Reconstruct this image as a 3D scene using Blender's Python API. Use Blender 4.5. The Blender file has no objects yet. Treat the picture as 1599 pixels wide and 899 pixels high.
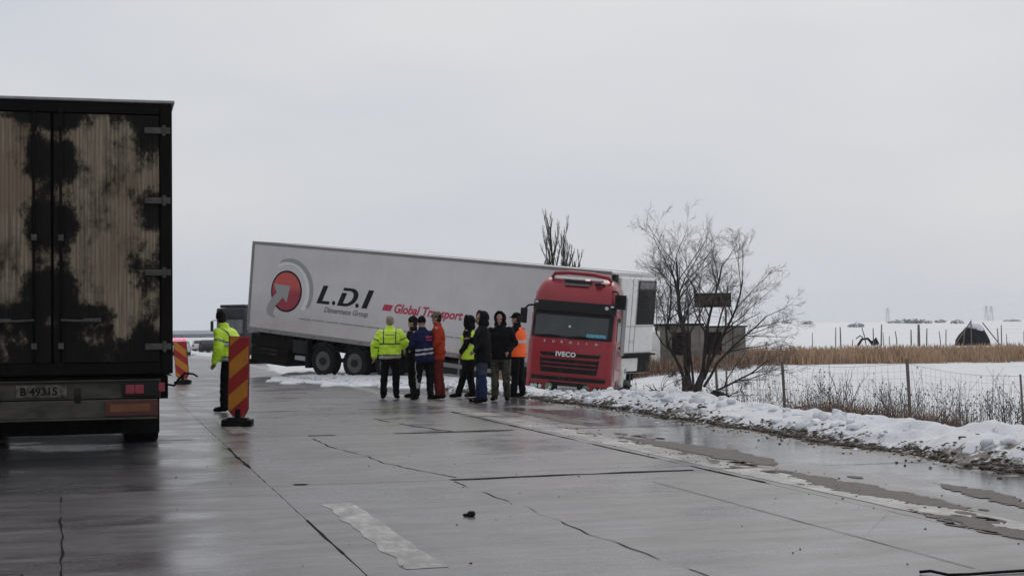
import bpy, bmesh, math, random
from mathutils import Vector, Matrix, Euler, noise
random.seed(7)
R = math.radians
SC = bpy.context.scene
COL = SC.collection

# ------------------------------------------------------------------ camera, sky, sun, exposure
cd = bpy.data.cameras.new('camera')
cam = bpy.data.objects.new('camera', cd); COL.objects.link(cam)
cd.sensor_width = 36.0; cd.lens = 36.0 * 2300 / 1599
cd.clip_start = 0.1; cd.clip_end = 12000
cam.location = (0, 0, 1.45)
cam.matrix_world = Matrix.Translation((0, 0, 1.45)) @ Matrix.Rotation(R(90) + math.atan(64.5 / 2300), 4, 'X') @ Matrix.Rotation(R(-0.6), 4, 'Z')
SC.camera = cam

SUN_EL, SUN_AZ = R(38), R(12)          # sun behind the cloud, ahead of the camera
W = bpy.data.worlds.new('World'); SC.world = W; W.use_nodes = True
nt = W.node_tree; nt.nodes.clear()
def wn(t, **k):
    n = nt.nodes.new(t)
    for a, b in k.items(): setattr(n, a, b)
    return n
out = wn('ShaderNodeOutputWorld'); bg = wn('ShaderNodeBackground'); bg.inputs[1].default_value = 0.1
sky = wn('ShaderNodeTexSky', sky_type='NISHITA', sun_disc=False)
sky.sun_elevation = SUN_EL; sky.sun_rotation = SUN_AZ; sky.air_density = 1.2; sky.dust_density = 3.0
tc = wn('ShaderNodeTexCoord')
mp = wn('ShaderNodeMapping'); mp.inputs['Scale'].default_value = (1.0, 1.0, 3.2)
nz = wn('ShaderNodeTexNoise'); nz.inputs['Scale'].default_value = 2.3; nz.inputs['Detail'].default_value = 4; nz.inputs['Roughness'].default_value = 0.45
cr = wn('ShaderNodeValToRGB')
cr.color_ramp.elements[0].position = 0.34; cr.color_ramp.elements[0].color = (0.515, 0.555, 0.62, 1)
cr.color_ramp.elements[1].position = 0.66; cr.color_ramp.elements[1].color = (0.64, 0.648, 0.665, 1)
sep = wn('ShaderNodeSeparateXYZ')
gr = wn('ShaderNodeValToRGB')            # the bank of cloud is a little thinner overhead
gr.color_ramp.elements[0].position = 0.0; gr.color_ramp.elements[0].color = (1.0, 1.0, 1.02, 1)
gr.color_ramp.elements[1].position = 0.9; gr.color_ramp.elements[1].color = (1.12, 1.1, 1.08, 1)
mul = wn('ShaderNodeMix', data_type='RGBA', blend_type='MULTIPLY'); mul.inputs[0].default_value = 1
sc10 = wn('ShaderNodeMix', data_type='RGBA', blend_type='MULTIPLY'); sc10.inputs[0].default_value = 1; sc10.inputs[7].default_value = (10.4, 10.45, 10.4, 1)
mx = wn('ShaderNodeMix', data_type='RGBA'); mx.inputs[0].default_value = 0.94
L = nt.links.new
L(tc.outputs['Generated'], mp.inputs[0]); L(mp.outputs[0], nz.inputs[0]); L(nz.outputs[0], cr.inputs[0])
L(tc.outputs['Generated'], sep.inputs[0]); L(sep.outputs[2], gr.inputs[0])
L(cr.outputs[0], mul.inputs[6]); L(gr.outputs[0], mul.inputs[7]); L(mul.outputs[2], sc10.inputs[6])
L(sky.outputs[0], mx.inputs[6]); L(sc10.outputs[2], mx.inputs[7]); L(mx.outputs[2], bg.inputs[0]); L(bg.outputs[0], out.inputs[0])

sd = bpy.data.lights.new('sun', 'SUN'); sd.energy = 0.5; sd.angle = R(30); sd.color = (1, .96, .9)
sun = bpy.data.objects.new('sun', sd); COL.objects.link(sun)
sun.rotation_euler = Vector((math.sin(SUN_AZ) * math.cos(SUN_EL), math.cos(SUN_AZ) * math.cos(SUN_EL), math.sin(SUN_EL))).to_track_quat('Z', 'Y').to_euler()
SC.view_settings.view_transform = 'Standard'; SC.view_settings.look = 'None'
SC.view_settings.exposure = 0; SC.view_settings.gamma = 1
SC.cycles.use_denoising = True
SC.cycles.max_bounces = 6; SC.cycles.diffuse_bounces = 3; SC.cycles.glossy_bounces = 3; SC.cycles.volume_bounces = 1
SC.cycles.caustics_reflective = False; SC.cycles.caustics_refractive = False

# ------------------------------------------------------------------ materials
M = {}
def mat(name, col, rough=0.6, metal=0.0, var=0.25, scale=6.0, bump=0.0, bscale=30.0, spec=0.5, stretch=(1, 1, 1), dirt=None, dirt_amt=0.5, dirt_scale=3.0, emit=None, coat=0.0, alpha=1.0):
    m = bpy.data.materials.new(name); m.use_nodes = True; n = m.node_tree; p = n.nodes['Principled BSDF']
    p.inputs['Roughness'].default_value = rough; p.inputs['Metallic'].default_value = metal
    p.inputs['Specular IOR Level'].default_value = spec; p.inputs['Coat Weight'].default_value = coat
    t = n.nodes.new('ShaderNodeTexCoord'); mpp = n.nodes.new('ShaderNodeMapping'); mpp.inputs['Scale'].default_value = stretch
    n.links.new(t.outputs['Object'], mpp.inputs[0])
    no = n.nodes.new('ShaderNodeTexNoise'); no.inputs['Scale'].default_value = scale; no.inputs['Detail'].default_value = 6; no.inputs['Roughness'].default_value = .6
    n.links.new(mpp.outputs[0], no.inputs[0])
    r = n.nodes.new('ShaderNodeValToRGB')
    r.color_ramp.elements[0].position = .3; r.color_ramp.elements[1].position = .7
    r.color_ramp.elements[0].color = tuple(c * (1 - var) for c in col) + (1,)
    r.color_ramp.elements[1].color = tuple(min(1, c * (1 + var * .6)) for c in col) + (1,)
    n.links.new(no.outputs[0], r.inputs[0]); last = r.outputs[0]
    if dirt:
        n2 = n.nodes.new('ShaderNodeTexNoise'); n2.inputs['Scale'].default_value = dirt_scale; n2.inputs['Detail'].default_value = 8; n2.inputs['Roughness'].default_value = .65
        n.links.new(mpp.outputs[0], n2.inputs[0])
        rr = n.nodes.new('ShaderNodeValToRGB'); rr.color_ramp.elements[0].position = .62 - dirt_amt * .3; rr.color_ramp.elements[1].position = .72 - dirt_amt * .15
        n.links.new(n2.outputs[0], rr.inputs[0])
        mm = n.nodes.new('ShaderNodeMix'); mm.data_type = 'RGBA'; mm.inputs[7].default_value = tuple(dirt) + (1,)
        n.links.new(rr.outputs[0], mm.inputs[0]); n.links.new(last, mm.inputs[6]); last = mm.outputs[2]
    n.links.new(last, p.inputs['Base Color'])
    if bump:
        nb = n.nodes.new('ShaderNodeTexNoise'); nb.inputs['Scale'].default_value = bscale; nb.inputs['Detail'].default_value = 5
        n.links.new(mpp.outputs[0], nb.inputs[0])
        b = n.nodes.new('ShaderNodeBump'); b.inputs['Strength'].default_value = bump; b.inputs['Distance'].default_value = .02
        n.links.new(nb.outputs[0], b.inputs['Height']); n.links.new(b.outputs[0], p.inputs['Normal'])
    if emit:
        p.inputs['Emission Color'].default_value = tuple(emit[:3]) + (1,); p.inputs['Emission Strength'].default_value = emit[3]
    M[name] = m; return m

class NT:                                   # tiny helper for the hand-made materials
    def __init__(s, name):
        s.m = bpy.data.materials.new(name); s.m.use_nodes = True; s.n = s.m.node_tree; s.p = s.n.nodes['Principled BSDF']; M[name] = s.m
        s.tc = s.n.nodes.new('ShaderNodeTexCoord')
    def link(s, a, b): s.n.links.new(a, b)
    def coord(s, scale=(1, 1, 1), loc=(0, 0, 0)):
        k = s.n.nodes.new('ShaderNodeMapping'); k.inputs['Scale'].default_value = scale; k.inputs['Location'].default_value = loc
        s.link(s.tc.outputs['Object'], k.inputs[0]); return k.outputs[0]
    def noise(s, scale, detail=5, rough=.55, stretch=(1, 1, 1), loc=(0, 0, 0), dist=0):
        k = s.n.nodes.new('ShaderNodeTexNoise'); k.inputs['Scale'].default_value = scale; k.inputs['Detail'].default_value = detail
        k.inputs['Roughness'].default_value = rough; k.inputs['Distortion'].default_value = dist
        s.link(s.coord(stretch, loc), k.inputs[0]); return k.outputs[0]
    def ramp(s, src, stops):
        k = s.n.nodes.new('ShaderNodeValToRGB'); e = k.color_ramp.elements
        while len(e) < len(stops): e.new(.5)
        for q, (pos, c) in zip(e, stops):
            q.position = pos; q.color = (c, c, c, 1) if isinstance(c, (int, float)) else tuple(c) + (1,)
        s.link(src, k.inputs[0]); return k.outputs[0]
    def mix(s, f, a, b, mode='MIX'):
        k = s.n.nodes.new('ShaderNodeMix'); k.data_type = 'RGBA'; k.blend_type = mode
        for i, v in ((0, f), (6, a), (7, b)):
            if isinstance(v, (int, float)): k.inputs[i].default_value = v if i == 0 else (v, v, v, 1)
            elif isinstance(v, tuple): k.inputs[i].default_value = v + (1,)
            else: s.link(v, k.inputs[i])
        return k.outputs[2]
    def math(s, op, a, b=0.0, c=None):
        k = s.n.nodes.new('ShaderNodeMath'); k.operation = op
        for i, v in enumerate((a, b) if c is None else (a, b, c)):
            if isinstance(v, (int, float)): k.inputs[i].default_value = v
            else: s.link(v, k.inputs[i])
        return k.outputs[0]
    def xyz(s):
        k = s.n.nodes.new('ShaderNodeSeparateXYZ'); s.link(s.tc.outputs['Object'], k.inputs[0]); return k.outputs
    def rng(s, v, a, b, c=0.0, d=1.0):
        k = s.n.nodes.new('ShaderNodeMapRange'); k.interpolation_type = 'SMOOTHSTEP'
        for i, q in enumerate((v, a, b, c, d)):
            if isinstance(q, (int, float)): k.inputs[i].default_value = q
            else: s.link(q, k.inputs[i])
        return k.outputs[0]
    def bump(s, h, strength, dist=.02):
        b = s.n.nodes.new('ShaderNodeBump'); b.inputs['Strength'].default_value = strength; b.inputs['Distance'].default_value = dist
        s.link(h, b.inputs['Height']); s.link(b.outputs[0], s.p.inputs['Normal'])
    def out(s, col=None, rough=None):
        if col is not None: s.link(col, s.p.inputs['Base Color'])
        if rough is not None: s.link(rough, s.p.inputs['Roughness'])

# wet concrete: object space is x = across the road, y = along it
def concrete(name, lo, hi, paint=False):
    k = NT(name); x, y, z = k.xyz()
    big = k.noise(.55, 5, .6, (1, .8, 1)); mid = k.noise(2.6, 6, .62, (.6, 1.6, 1)); fine = k.noise(38, 3, .7); grain = k.noise(7, 6, .7, (.5, 2.4, 1), (3, 1, 0))
    c = k.mix(k.ramp(mid, [(.36, 0), (.66, 1)]), lo, hi)
    c = k.mix(k.math('MULTIPLY', k.ramp(big, [(.4, 0), (.62, 1)]), .6), c, tuple(v * .66 for v in lo))
    c = k.mix(k.math('MULTIPLY', k.ramp(k.noise(1.3, 8, .7, (.45, 2.6, 1), (7, 3, 0)), [(.48, 0), (.62, 1)]), .5), c, tuple(v * 1.25 for v in hi))
    c = k.mix(k.math('MULTIPLY', k.ramp(fine, [(.5, 0), (.75, 1)]), .22), c, tuple(min(1, v * 1.6) for v in hi))
    sc_ = k.noise(4.2, 9, .78, (.8, 1.2, 1), (11, 5, 0))
    c = k.mix(k.math('MULTIPLY', k.ramp(sc_, [(.52, 0), (.6, 1)]), .45), c, tuple(v * .55 for v in lo))
    c = k.mix(k.math('MULTIPLY', k.ramp(k.noise(150, 2, .6), [(.55, 0), (.7, 1)]), .3), c, tuple(v * 1.9 for v in hi))
    if paint:                                   # the paint is worn through to the concrete
        wear = k.noise(5, 8, .75, (1.6, .7, 1))
        edge = k.noise(1.3, 4, .6, (1, 1, 1), (5, 0, 0))
        c = k.mix(k.ramp(k.math('ADD', k.math('MULTIPLY', wear, .65), k.math('MULTIPLY', edge, .35)), [(.41, .08), (.55, .92)]), c, (.12, .11, .108))
    # mud strips and standing water on the shoulder
    lane = k.math('SUBTRACT', k.rng(x, 4.6, 4.72), k.rng(x, 4.95, 5.15))
    mudn = k.noise(1.5, 9, .76, (1.7, .42, 1), (0, 4.1, 0))
    mud = k.math('MULTIPLY', k.ramp(mudn, [(.44, 0), (.48, 1)]), k.math('MULTIPLY', lane, k.math('SUBTRACT', 1, k.rng(y, 20, 25))))
    edgem = k.math('MULTIPLY', k.rng(x, 6.2, 6.8), k.ramp(k.noise(3.2, 7, .7), [(.4, 0), (.55, 1)]))
    mudm = k.math('MAXIMUM', k.math('MULTIPLY', mud, .3), k.math('MULTIPLY', edgem, .85))
    c = k.mix(mudm, c, (.062, .051, .043))
    pud = k.math('MULTIPLY', k.rng(x, 4.7, 5.3), k.ramp(k.noise(.8, 5, .6, (1, .5, 1), (8, 2, 0)), [(.38, 0), (.5, 1)]))
    lanepud = k.ramp(k.noise(.42, 6, .62, (1.2, 1.5, 1), (2, 7, 0)), [(.48, 0), (.6, 1)])
    wet = k.math('MAXIMUM', pud, k.math('MULTIPLY', lanepud, .6))
    r = k.math('ADD', .24, k.math('MULTIPLY', k.ramp(grain, [(.3, 0), (.7, 1)]), .1))
    r = k.math('ADD', r, k.math('MULTIPLY', k.ramp(big, [(.35, 0), (.65, 1)]), .08))
    strk = k.noise(.9, 7, .68, (.55, 3.2, 1), (1, 9, 0))
    r = k.math('ADD', r, k.math('MULTIPLY', k.ramp(strk, [(.38, 0), (.64, 1)]), .1))
    r = k.math('MULTIPLY', r, k.math('SUBTRACT', 1, k.math('MULTIPLY', wet, .62)))
    r = k.math('MAXIMUM', r, k.math('MULTIPLY', mudm, .7))
    k.out(c, r)
    k.p.inputs['Specular IOR Level'].default_value = .5
    h = k.math('ADD', k.math('MULTIPLY', fine, .35), k.math('MULTIPLY', grain, .9))
    h = k.math('MULTIPLY', h, k.math('SUBTRACT', 1, k.math('MULTIPLY', wet, .8)))
    k.bump(h, .22, .012)
    return k
concrete('concrete', (.072, .065, .069), (.142, .130, .137))
concrete('concrete_dark', (.052, .047, .05), (.105, .096, .101))
concrete('concrete_pale', (.094, .086, .09), (.17, .157, .163))
concrete('worn_paint', (.36, .345, .32), (.52, .5, .465), True)
mat('joint_tar', (.013, .012, .013), .8, spec=.04, var=.3)

# snow with grit and road mud in it
k = NT('snow'); x, y, z = k.xyz()
n1 = k.noise(1.4, 8, .7); n2 = k.noise(7, 8, .75, (1, 1, 1)); n3 = k.noise(26, 4, .7)
c = k.mix(k.ramp(n1, [(.3, 0), (.7, 1)]), (.62, .64, .67), (.8, .81, .83))
toe = k.math('SUBTRACT', 1, k.rng(k.math('SUBTRACT', x, k.math('MULTIPLY', n1, 1.1)), 6.2, 6.75))
near = k.math('SUBTRACT', 1, k.rng(y, 31, 37))
inner = k.math('MULTIPLY', toe, near)
spots = k.ramp(k.math('ADD', n2, k.math('MULTIPLY', inner, .23)), [(.62, 0), (.69, 1)])
bankonly = k.math('SUBTRACT', 1, k.rng(x, 8.6, 10.0))
c = k.mix(k.math('MULTIPLY', spots, k.math('MULTIPLY', bankonly, .92)), c, (.055, .044, .034))
c = k.mix(k.math('MULTIPLY', k.ramp(k.math('ADD', k.math('MULTIPLY', n1, .5), k.math('ADD', k.math('MULTIPLY', n2, .5), k.math('MULTIPLY', inner, .12))), [(.56, 0), (.64, 1)]), k.math('MULTIPLY', bankonly, .85)), c, (.12, .095, .075))
# thin snow in the ditch lets dead grass through
dit = k.math('SUBTRACT', k.rng(x, 8.2, 9.4), k.rng(x, 13, 17))
c = k.mix(k.math('MULTIPLY', k.ramp(k.noise(4.5, 8, .75), [(.53, 0), (.6, 1)]), k.math('MULTIPLY', dit, .85)), c, (.16, .115, .075))
far = k.ramp(k.noise(.05, 6, .6, (1, .25, 1)), [(.55, 0), (.68, 1)])
c = k.mix(k.math('MULTIPLY', far, k.math('MULTIPLY', k.rng(y, 90, 200), .35)), c, (.42, .42, .43))
k.out(c); k.p.inputs['Roughness'].default_value = .55; k.p.inputs['Specular IOR Level'].default_value = .3
k.bump(k.math('ADD', n2, k.math('MULTIPLY', n3, .5)), .5, .06)

mat('mud', (.075, .058, .043), .75, var=.4, bump=.6)
mat('slush', (.5, .5, .51), .5, var=.3, scale=9, bump=.5, dirt=(.09, .07, .055), dirt_amt=.35, dirt_scale=8)
mat('snow_lump', (.74, .76, .79), .55, var=.15, scale=9, bump=.4, dirt=(.1, .08, .06), dirt_amt=.0, dirt_scale=9)
mat('black_rubber', (.009, .009, .0095), .75, spec=.12, var=.4, scale=14, bump=.3)
mat('black_plastic', (.009, .009, .010), .42, spec=.22, var=.3, scale=10)
mat('dark_steel', (.016, .015, .015), .6, spec=.12, metal=.3, var=.4, scale=9, bump=.3, dirt=(.07, .058, .045), dirt_amt=.3)
mat('steel', (.28, .28, .28), .45, metal=.8, var=.3, scale=12)
mat('wheel_rim', (.085, .085, .085), .5, metal=.4, var=.3, scale=12, dirt=(.05, .045, .04), dirt_amt=.4)
mat('chrome', (.7, .7, .7), .4, metal=.2, var=.1)
mat('reefer_white', (.62, .6, .6), .4, var=.05, scale=.6, bump=.05, bscale=2)
mat('unit_white', (.8, .785, .75), .5, var=.1, scale=3, dirt=(.36, .33, .3), dirt_amt=.1, dirt_scale=2)
mat('trim_grey', (.22, .21, .21), .5, metal=.2, var=.2)
mat('cab_red', (.29, .006, .016), .35, var=.18, scale=2.2, coat=.25, dirt=(.13, .03, .03), dirt_amt=.1, dirt_scale=2.5)
mat('cab_red_dull', (.2, .01, .018), .45, var=.2, scale=3)
mat('lens_white', (.55, .56, .55), .2, var=.3, scale=22)
mat('lens_green', (.14, .24, .17), .3, var=.4, scale=18)
mat('plate_white', (.5, .5, .48), .45, var=.2, scale=20, dirt=(.2, .18, .15), dirt_amt=.3, dirt_scale=12)
mat('print_black', (.012, .012, .014), .45, spec=.12, var=.2)
mat('print_grey', (.2, .2, .21), .45, var=.1)
mat('print_silver', (.3, .305, .3), .4, var=.1)
mat('print_pink', (.45, .02, .07), .45, var=.1)
mat('print_pale', (.68, .7, .68), .45, var=.05)
mat('sticker_blue', (.08, .3, .42), .35, var=.5, scale=14)
mat('red_lens', (.35, .012, .03), .3, var=.25, scale=20)
mat('red_lens_lit', (.14, .015, .03), .3, var=.25, scale=20, emit=(1, .05, .12, .04))
mat('blue_red_lamp', (.6, .04, .12), .3, var=.2, emit=(1, .12, .25, 2.5))
mat('red_board', (.075, .012, .009), .5, var=.3, scale=8)
mat('amber_board', (.16, .055, .015), .5, var=.4, scale=7)
mat('barrier_red', (.42, .018, .02), .45, var=.2, scale=5, dirt=(.16, .04, .03), dirt_amt=.2)
mat('barrier_yellow', (.62, .24, .02), .45, var=.2, scale=5, dirt=(.3, .14, .04), dirt_amt=.2)
mat('bark', (.05, .042, .038), .85, spec=.12, var=.4, scale=14, bump=.6, stretch=(1, 1, .3))
mat('twig', (.11, .098, .092), .85, spec=.12, var=.4, scale=5)
mat('twig_far', (.1, .085, .075), .85, var=.4, scale=5)
mat('reed', (.52, .345, .225), .8, var=.5, scale=.5)
mat('dead_brush', (.2, .1, .075), .85, var=.5, scale=3)
mat('dead_grass', (.36, .28, .18), .85, var=.5, scale=3)
mat('stem', (.09, .075, .065), .85, var=.4, scale=4)
mat('wood_grey', (.16, .13, .11), .85, var=.4, scale=10, stretch=(1, 1, .2), bump=.4)
mat('hut_wall', (.22, .2, .18), .85, var=.3, scale=2.4, bump=.4, bscale=8, dirt=(.09, .07, .06), dirt_amt=.5, dirt_scale=1.3)
mat('hut_dark', (.02, .017, .016), .9, spec=.12, var=.3)
mat('wire', (.2, .2, .2), .5, metal=.6, var=.2)
mat('board_dark', (.028, .022, .02), .7, spec=.12, var=.5, scale=5, bump=.3)
mat('board_rust', (.05, .028, .022), .7, var=.5, scale=6)
mat('stone_black', (.012, .012, .013), .6, spec=.12, var=.3, bump=.4)
mat('car_silver', (.42, .43, .45), .35, metal=.3, var=.1)
mat('car_white', (.62, .63, .65), .35, var=.1)
mat('car_dark', (.03, .032, .036), .35, spec=.12, var=.2)
mat('glass_dark', (.02, .026, .026), .08, var=.3, spec=.7)
mat('screen_glass', (.022, .03, .028), .1, var=.5, scale=1.2, spec=.6)
mat('maroon', (.09, .02, .022), .5, spec=.12, var=.3)
mat('tarp_dark', (.02, .02, .026), .7, spec=.12, var=.4, scale=4, bump=.4)
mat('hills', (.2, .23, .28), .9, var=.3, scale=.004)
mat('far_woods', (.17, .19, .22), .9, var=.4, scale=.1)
# people
mat('skin', (.42, .23, .17), .55, var=.15, scale=20)
mat('skin_dark', (.06, .03, .025), .6, var=.1)
mat('hair_blond', (.3, .24, .17), .7, var=.3, scale=60)
mat('hair_dark', (.02, .016, .014), .7, spec=.12, var=.3, scale=60)
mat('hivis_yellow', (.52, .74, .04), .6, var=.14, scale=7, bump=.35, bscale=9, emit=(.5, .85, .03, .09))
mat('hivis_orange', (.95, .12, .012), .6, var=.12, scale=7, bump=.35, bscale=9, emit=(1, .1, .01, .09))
mat('reflective', (.5, .5, .5), .35, var=.15, scale=30)
mat('tape_dark', (.09, .1, .06), .5, var=.2, scale=30)
mat('cloth_black', (.006, .006, .007), .85, spec=.12, var=.4, scale=9, bump=.5, bscale=12)
mat('cloth_navy', (.012, .016, .06), .8, spec=.12, var=.3, scale=9, bump=.4, bscale=12)
mat('cloth_darkgrey', (.009, .009, .011), .8, spec=.12, var=.4, scale=9, bump=.5, bscale=12)
mat('coverall_orange', (.42, .045, .018), .8, spec=.12, var=.3, scale=6, bump=.5, bscale=12)
mat('coverall_lower', (.15, .022, .018), .8, spec=.12, var=.3, scale=6, bump=.5, bscale=12)
mat('denim', (.05, .062, .085), .85, spec=.12, var=.35, scale=7, bump=.4, bscale=14)
mat('denim_blue', (.025, .035, .1), .85, spec=.12, var=.35, scale=7, bump=.4, bscale=14)
mat('fur', (.05, .045, .04), .9, spec=.12, var=.5, scale=50, bump=1, bscale=60)
k = NT('camo')
c = k.mix(k.ramp(k.noise(7, 3, .5), [(.47, 0), (.5, 1)]), (.035, .04, .024), (.075, .068, .045))
c = k.mix(k.ramp(k.noise(9, 3, .5, (1, 1, 1), (4, 2, 1)), [(.55, 0), (.58, 1)]), c, (.016, .015, .012))
k.out(c); k.p.inputs['Roughness'].default_value = .85
k = NT('camo_cap')
c = k.mix(k.ramp(k.noise(22, 3, .5), [(.47, 0), (.52, 1)]), (.05, .045, .04), (.16, .14, .12))
k.out(c); k.p.inputs['Roughness'].default_value = .85

# ------------------------------------------------------------------ mesh helpers
def sm(a, b, x):
    if a == b: return 0.0 if x < a else 1.0
    u = max(0., min(1., (x - a) / (b - a))); return u * u * (3 - 2 * u)
def interp(tab, x):
    if x <= tab[0][0]: return tab[0][1]
    for (a, p), (b, q) in zip(tab, tab[1:]):
        if x <= b: return p + (q - p) * (x - a) / (b - a)
    return tab[-1][1]
class MB:
    def __init__(s): s.v = []; s.f = []; s.m = []
    def add(s, vs, fs, mi=0, T=None):
        o = len(s.v); s.v += [tuple(T @ Vector(q)) if T else tuple(q) for q in vs]
        s.f += [tuple(i + o for i in f) for f in fs]; s.m += [mi] * len(fs); return s
    def box(s, x0, x1, y0, y1, z0, z1, mi=0, T=None):
        vs = [(x, y, z) for z in (z0, z1) for y in (y0, y1) for x in (x0, x1)]
        return s.add(vs, [(0, 2, 3, 1), (4, 5, 7, 6), (0, 1, 5, 4), (2, 6, 7, 3), (0, 4, 6, 2), (1, 3, 7, 5)], mi, T)
    def loft(s, rings, mi=0, T=None, caps=True, closed=True):
        n = len(rings[0]); vs = [q for r in rings for q in r]; fs = []
        for i in range(len(rings) - 1):
            for j in range(n if closed else n - 1):
                a, b = i * n + j, i * n + (j + 1) % n
                fs.append((a, b, b + n, a + n))
        if caps: fs += [tuple(range(n))[::-1], tuple(range((len(rings) - 1) * n, len(rings) * n))]
        return s.add(vs, fs, mi, T)
    def tube(s, pts, rad, n=8, mi=0, T=None, caps=True, flat=1.0):
        pts = [Vector(p) for p in pts]; rs = rad if isinstance(rad, (list, tuple)) else [rad] * len(pts); rings = []
        up = None
        for i, p in enumerate(pts):
            d = (pts[min(i + 1, len(pts) - 1)] - pts[max(i - 1, 0)]).normalized()
            if up is None:
                up = Vector((0, 0, 1)) if abs(d.z) < .9 else Vector((0, 1, 0))
            a = d.cross(up).normalized(); b = a.cross(d).normalized(); up = b
            rings.append([tuple(p + a * math.cos(2 * math.pi * k / n) * rs[i] + b * math.sin(2 * math.pi * k / n) * rs[i] * flat) for k in range(n)])
        return s.loft(rings, mi, T, caps)
    def cyl(s, c, ax, r, h, n=20, mi=0, T=None):
        c = Vector(c); a = Vector(ax).normalized() * h / 2
        return s.tube([c - a, c + a], r, n, mi, T)
    def ell(s, c, r, n=12, mi=0, T=None, rot=None):
        rings = []; q = Euler(rot).to_matrix() if rot else None
        for i in range(1, n):
            ph = math.pi * i / n
            ring = []
            for j in range(2 * n):
                th = 2 * math.pi * j / (2 * n)
                v = Vector((r[0] * math.sin(ph) * math.cos(th), r[1] * math.sin(ph) * math.sin(th), -r[2] * math.cos(ph)))
                if q: v = q @ v
                ring.append(tuple(Vector(c) + v))
            rings.append(ring)
        return s.loft(rings, mi, T)
    def prism(s, pts, y0, y1, mi=0, T=None):         # outline in x-z, thickness in y
        n = len(pts); vs = [(p[0], y0, p[1]) for p in pts] + [(p[0], y1, p[1]) for p in pts]
        fs = [tuple(range(n)), tuple(range(n, 2 * n))[::-1]] + [(i, i + n, (i + 1) % n + n, (i + 1) % n) for i in range(n)]
        return s.add(vs, fs, mi, T)
    def mesh(s, name, mats, smooth=False, fix=True):
        me = bpy.data.meshes.new(name); me.from_pydata(s.v, [], s.f)
        for q in (mats if isinstance(mats, (list, tuple)) else [mats]): me.materials.append(M[q])
        me.polygons.foreach_set('material_index', s.m)
        if smooth: me.polygons.foreach_set('use_smooth', [True] * len(me.polygons))
        if fix and len(s.f) < 60000:
            bm = bmesh.new(); bm.from_mesh(me); bmesh.ops.recalc_face_normals(bm, faces=bm.faces); bm.to_mesh(me); bm.free()
        me.update(); return me
    def build(s, name, mats, parent=None, smooth=False, bevel=0, fix=True):
        o = bpy.data.objects.new(name, s.mesh(name, mats, smooth, fix)); COL.objects.link(o)
        if parent: o.parent = parent
        if bevel:
            b = o.modifiers.new('bevel', 'BEVEL'); b.width = bevel; b.segments = 2; b.limit_method = 'ANGLE'; b.angle_limit = R(40)
        return o
def link_mesh(name, me, parent=None, loc=(0, 0, 0), rot=(0, 0, 0), scale=(1, 1, 1)):
    o = bpy.data.objects.new(name, me); COL.objects.link(o); o.location = loc; o.rotation_euler = rot; o.scale = scale
    if parent: o.parent = parent
    return o
def tag(o, label=None, cat=None, group=None, kind=None):
    for k_, v in (('label', label), ('category', cat), ('group', group), ('kind', kind)):
        if v: o[k_] = v
    return o
def thing(name, label, cat, loc=(0, 0, 0), rot=(0, 0, 0), group=None, mw=None):
    o = bpy.data.objects.new(name, None); COL.objects.link(o); o.empty_display_size = .2
    if mw is not None: o.matrix_world = mw
    else: o.location = loc; o.rotation_euler = rot
    return tag(o, label, cat, group)
def copy_tree(o, parent=None):
    c = o.copy(); COL.objects.link(c); c.parent = parent
    for ch in o.children: copy_tree(ch, c)
    return c
def text_mesh(body, size, mats, name, shear=0.0, bold=0.0, extrude=.003, spacing=1.0):
    cu = bpy.data.curves.new(name, 'FONT'); cu.body = body; cu.size = size; cu.shear = shear; cu.offset = bold; cu.extrude = extrude; cu.space_character = spacing
    cu.resolution_u = 3
    o = bpy.data.objects.new(name, cu); COL.objects.link(o); bpy.context.view_layer.update()
    me = bpy.data.meshes.new_from_object(o.evaluated_get(bpy.context.evaluated_depsgraph_get()))
    bpy.data.objects.remove(o); me.materials.clear(); me.materials.append(M[mats]); me.name = name
    return me

# ------------------------------------------------------------------ road frame: x = t (to the right), y = s (along)
TH = R(15.5); ROAD = Matrix.Translation((1.9, 0, 0)) @ Matrix.Rotation(TH, 4, 'Z')
def curve(s): return .0006 * (s - 50) ** 2 if 50 < s < 250 else (0 if s <= 50 else 24 + .24 * (s - 250))
def dip(s): return -.85 * sm(45, 170, s)
def rp(t, s, z=0.0): return ROAD @ Vector((t + curve(s), s, z + dip(s)))
def to_ts(x, y):
    v = ROAD.inverted() @ Vector((x, y, 0)); return v.x - curve(v.y), v.y

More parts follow.
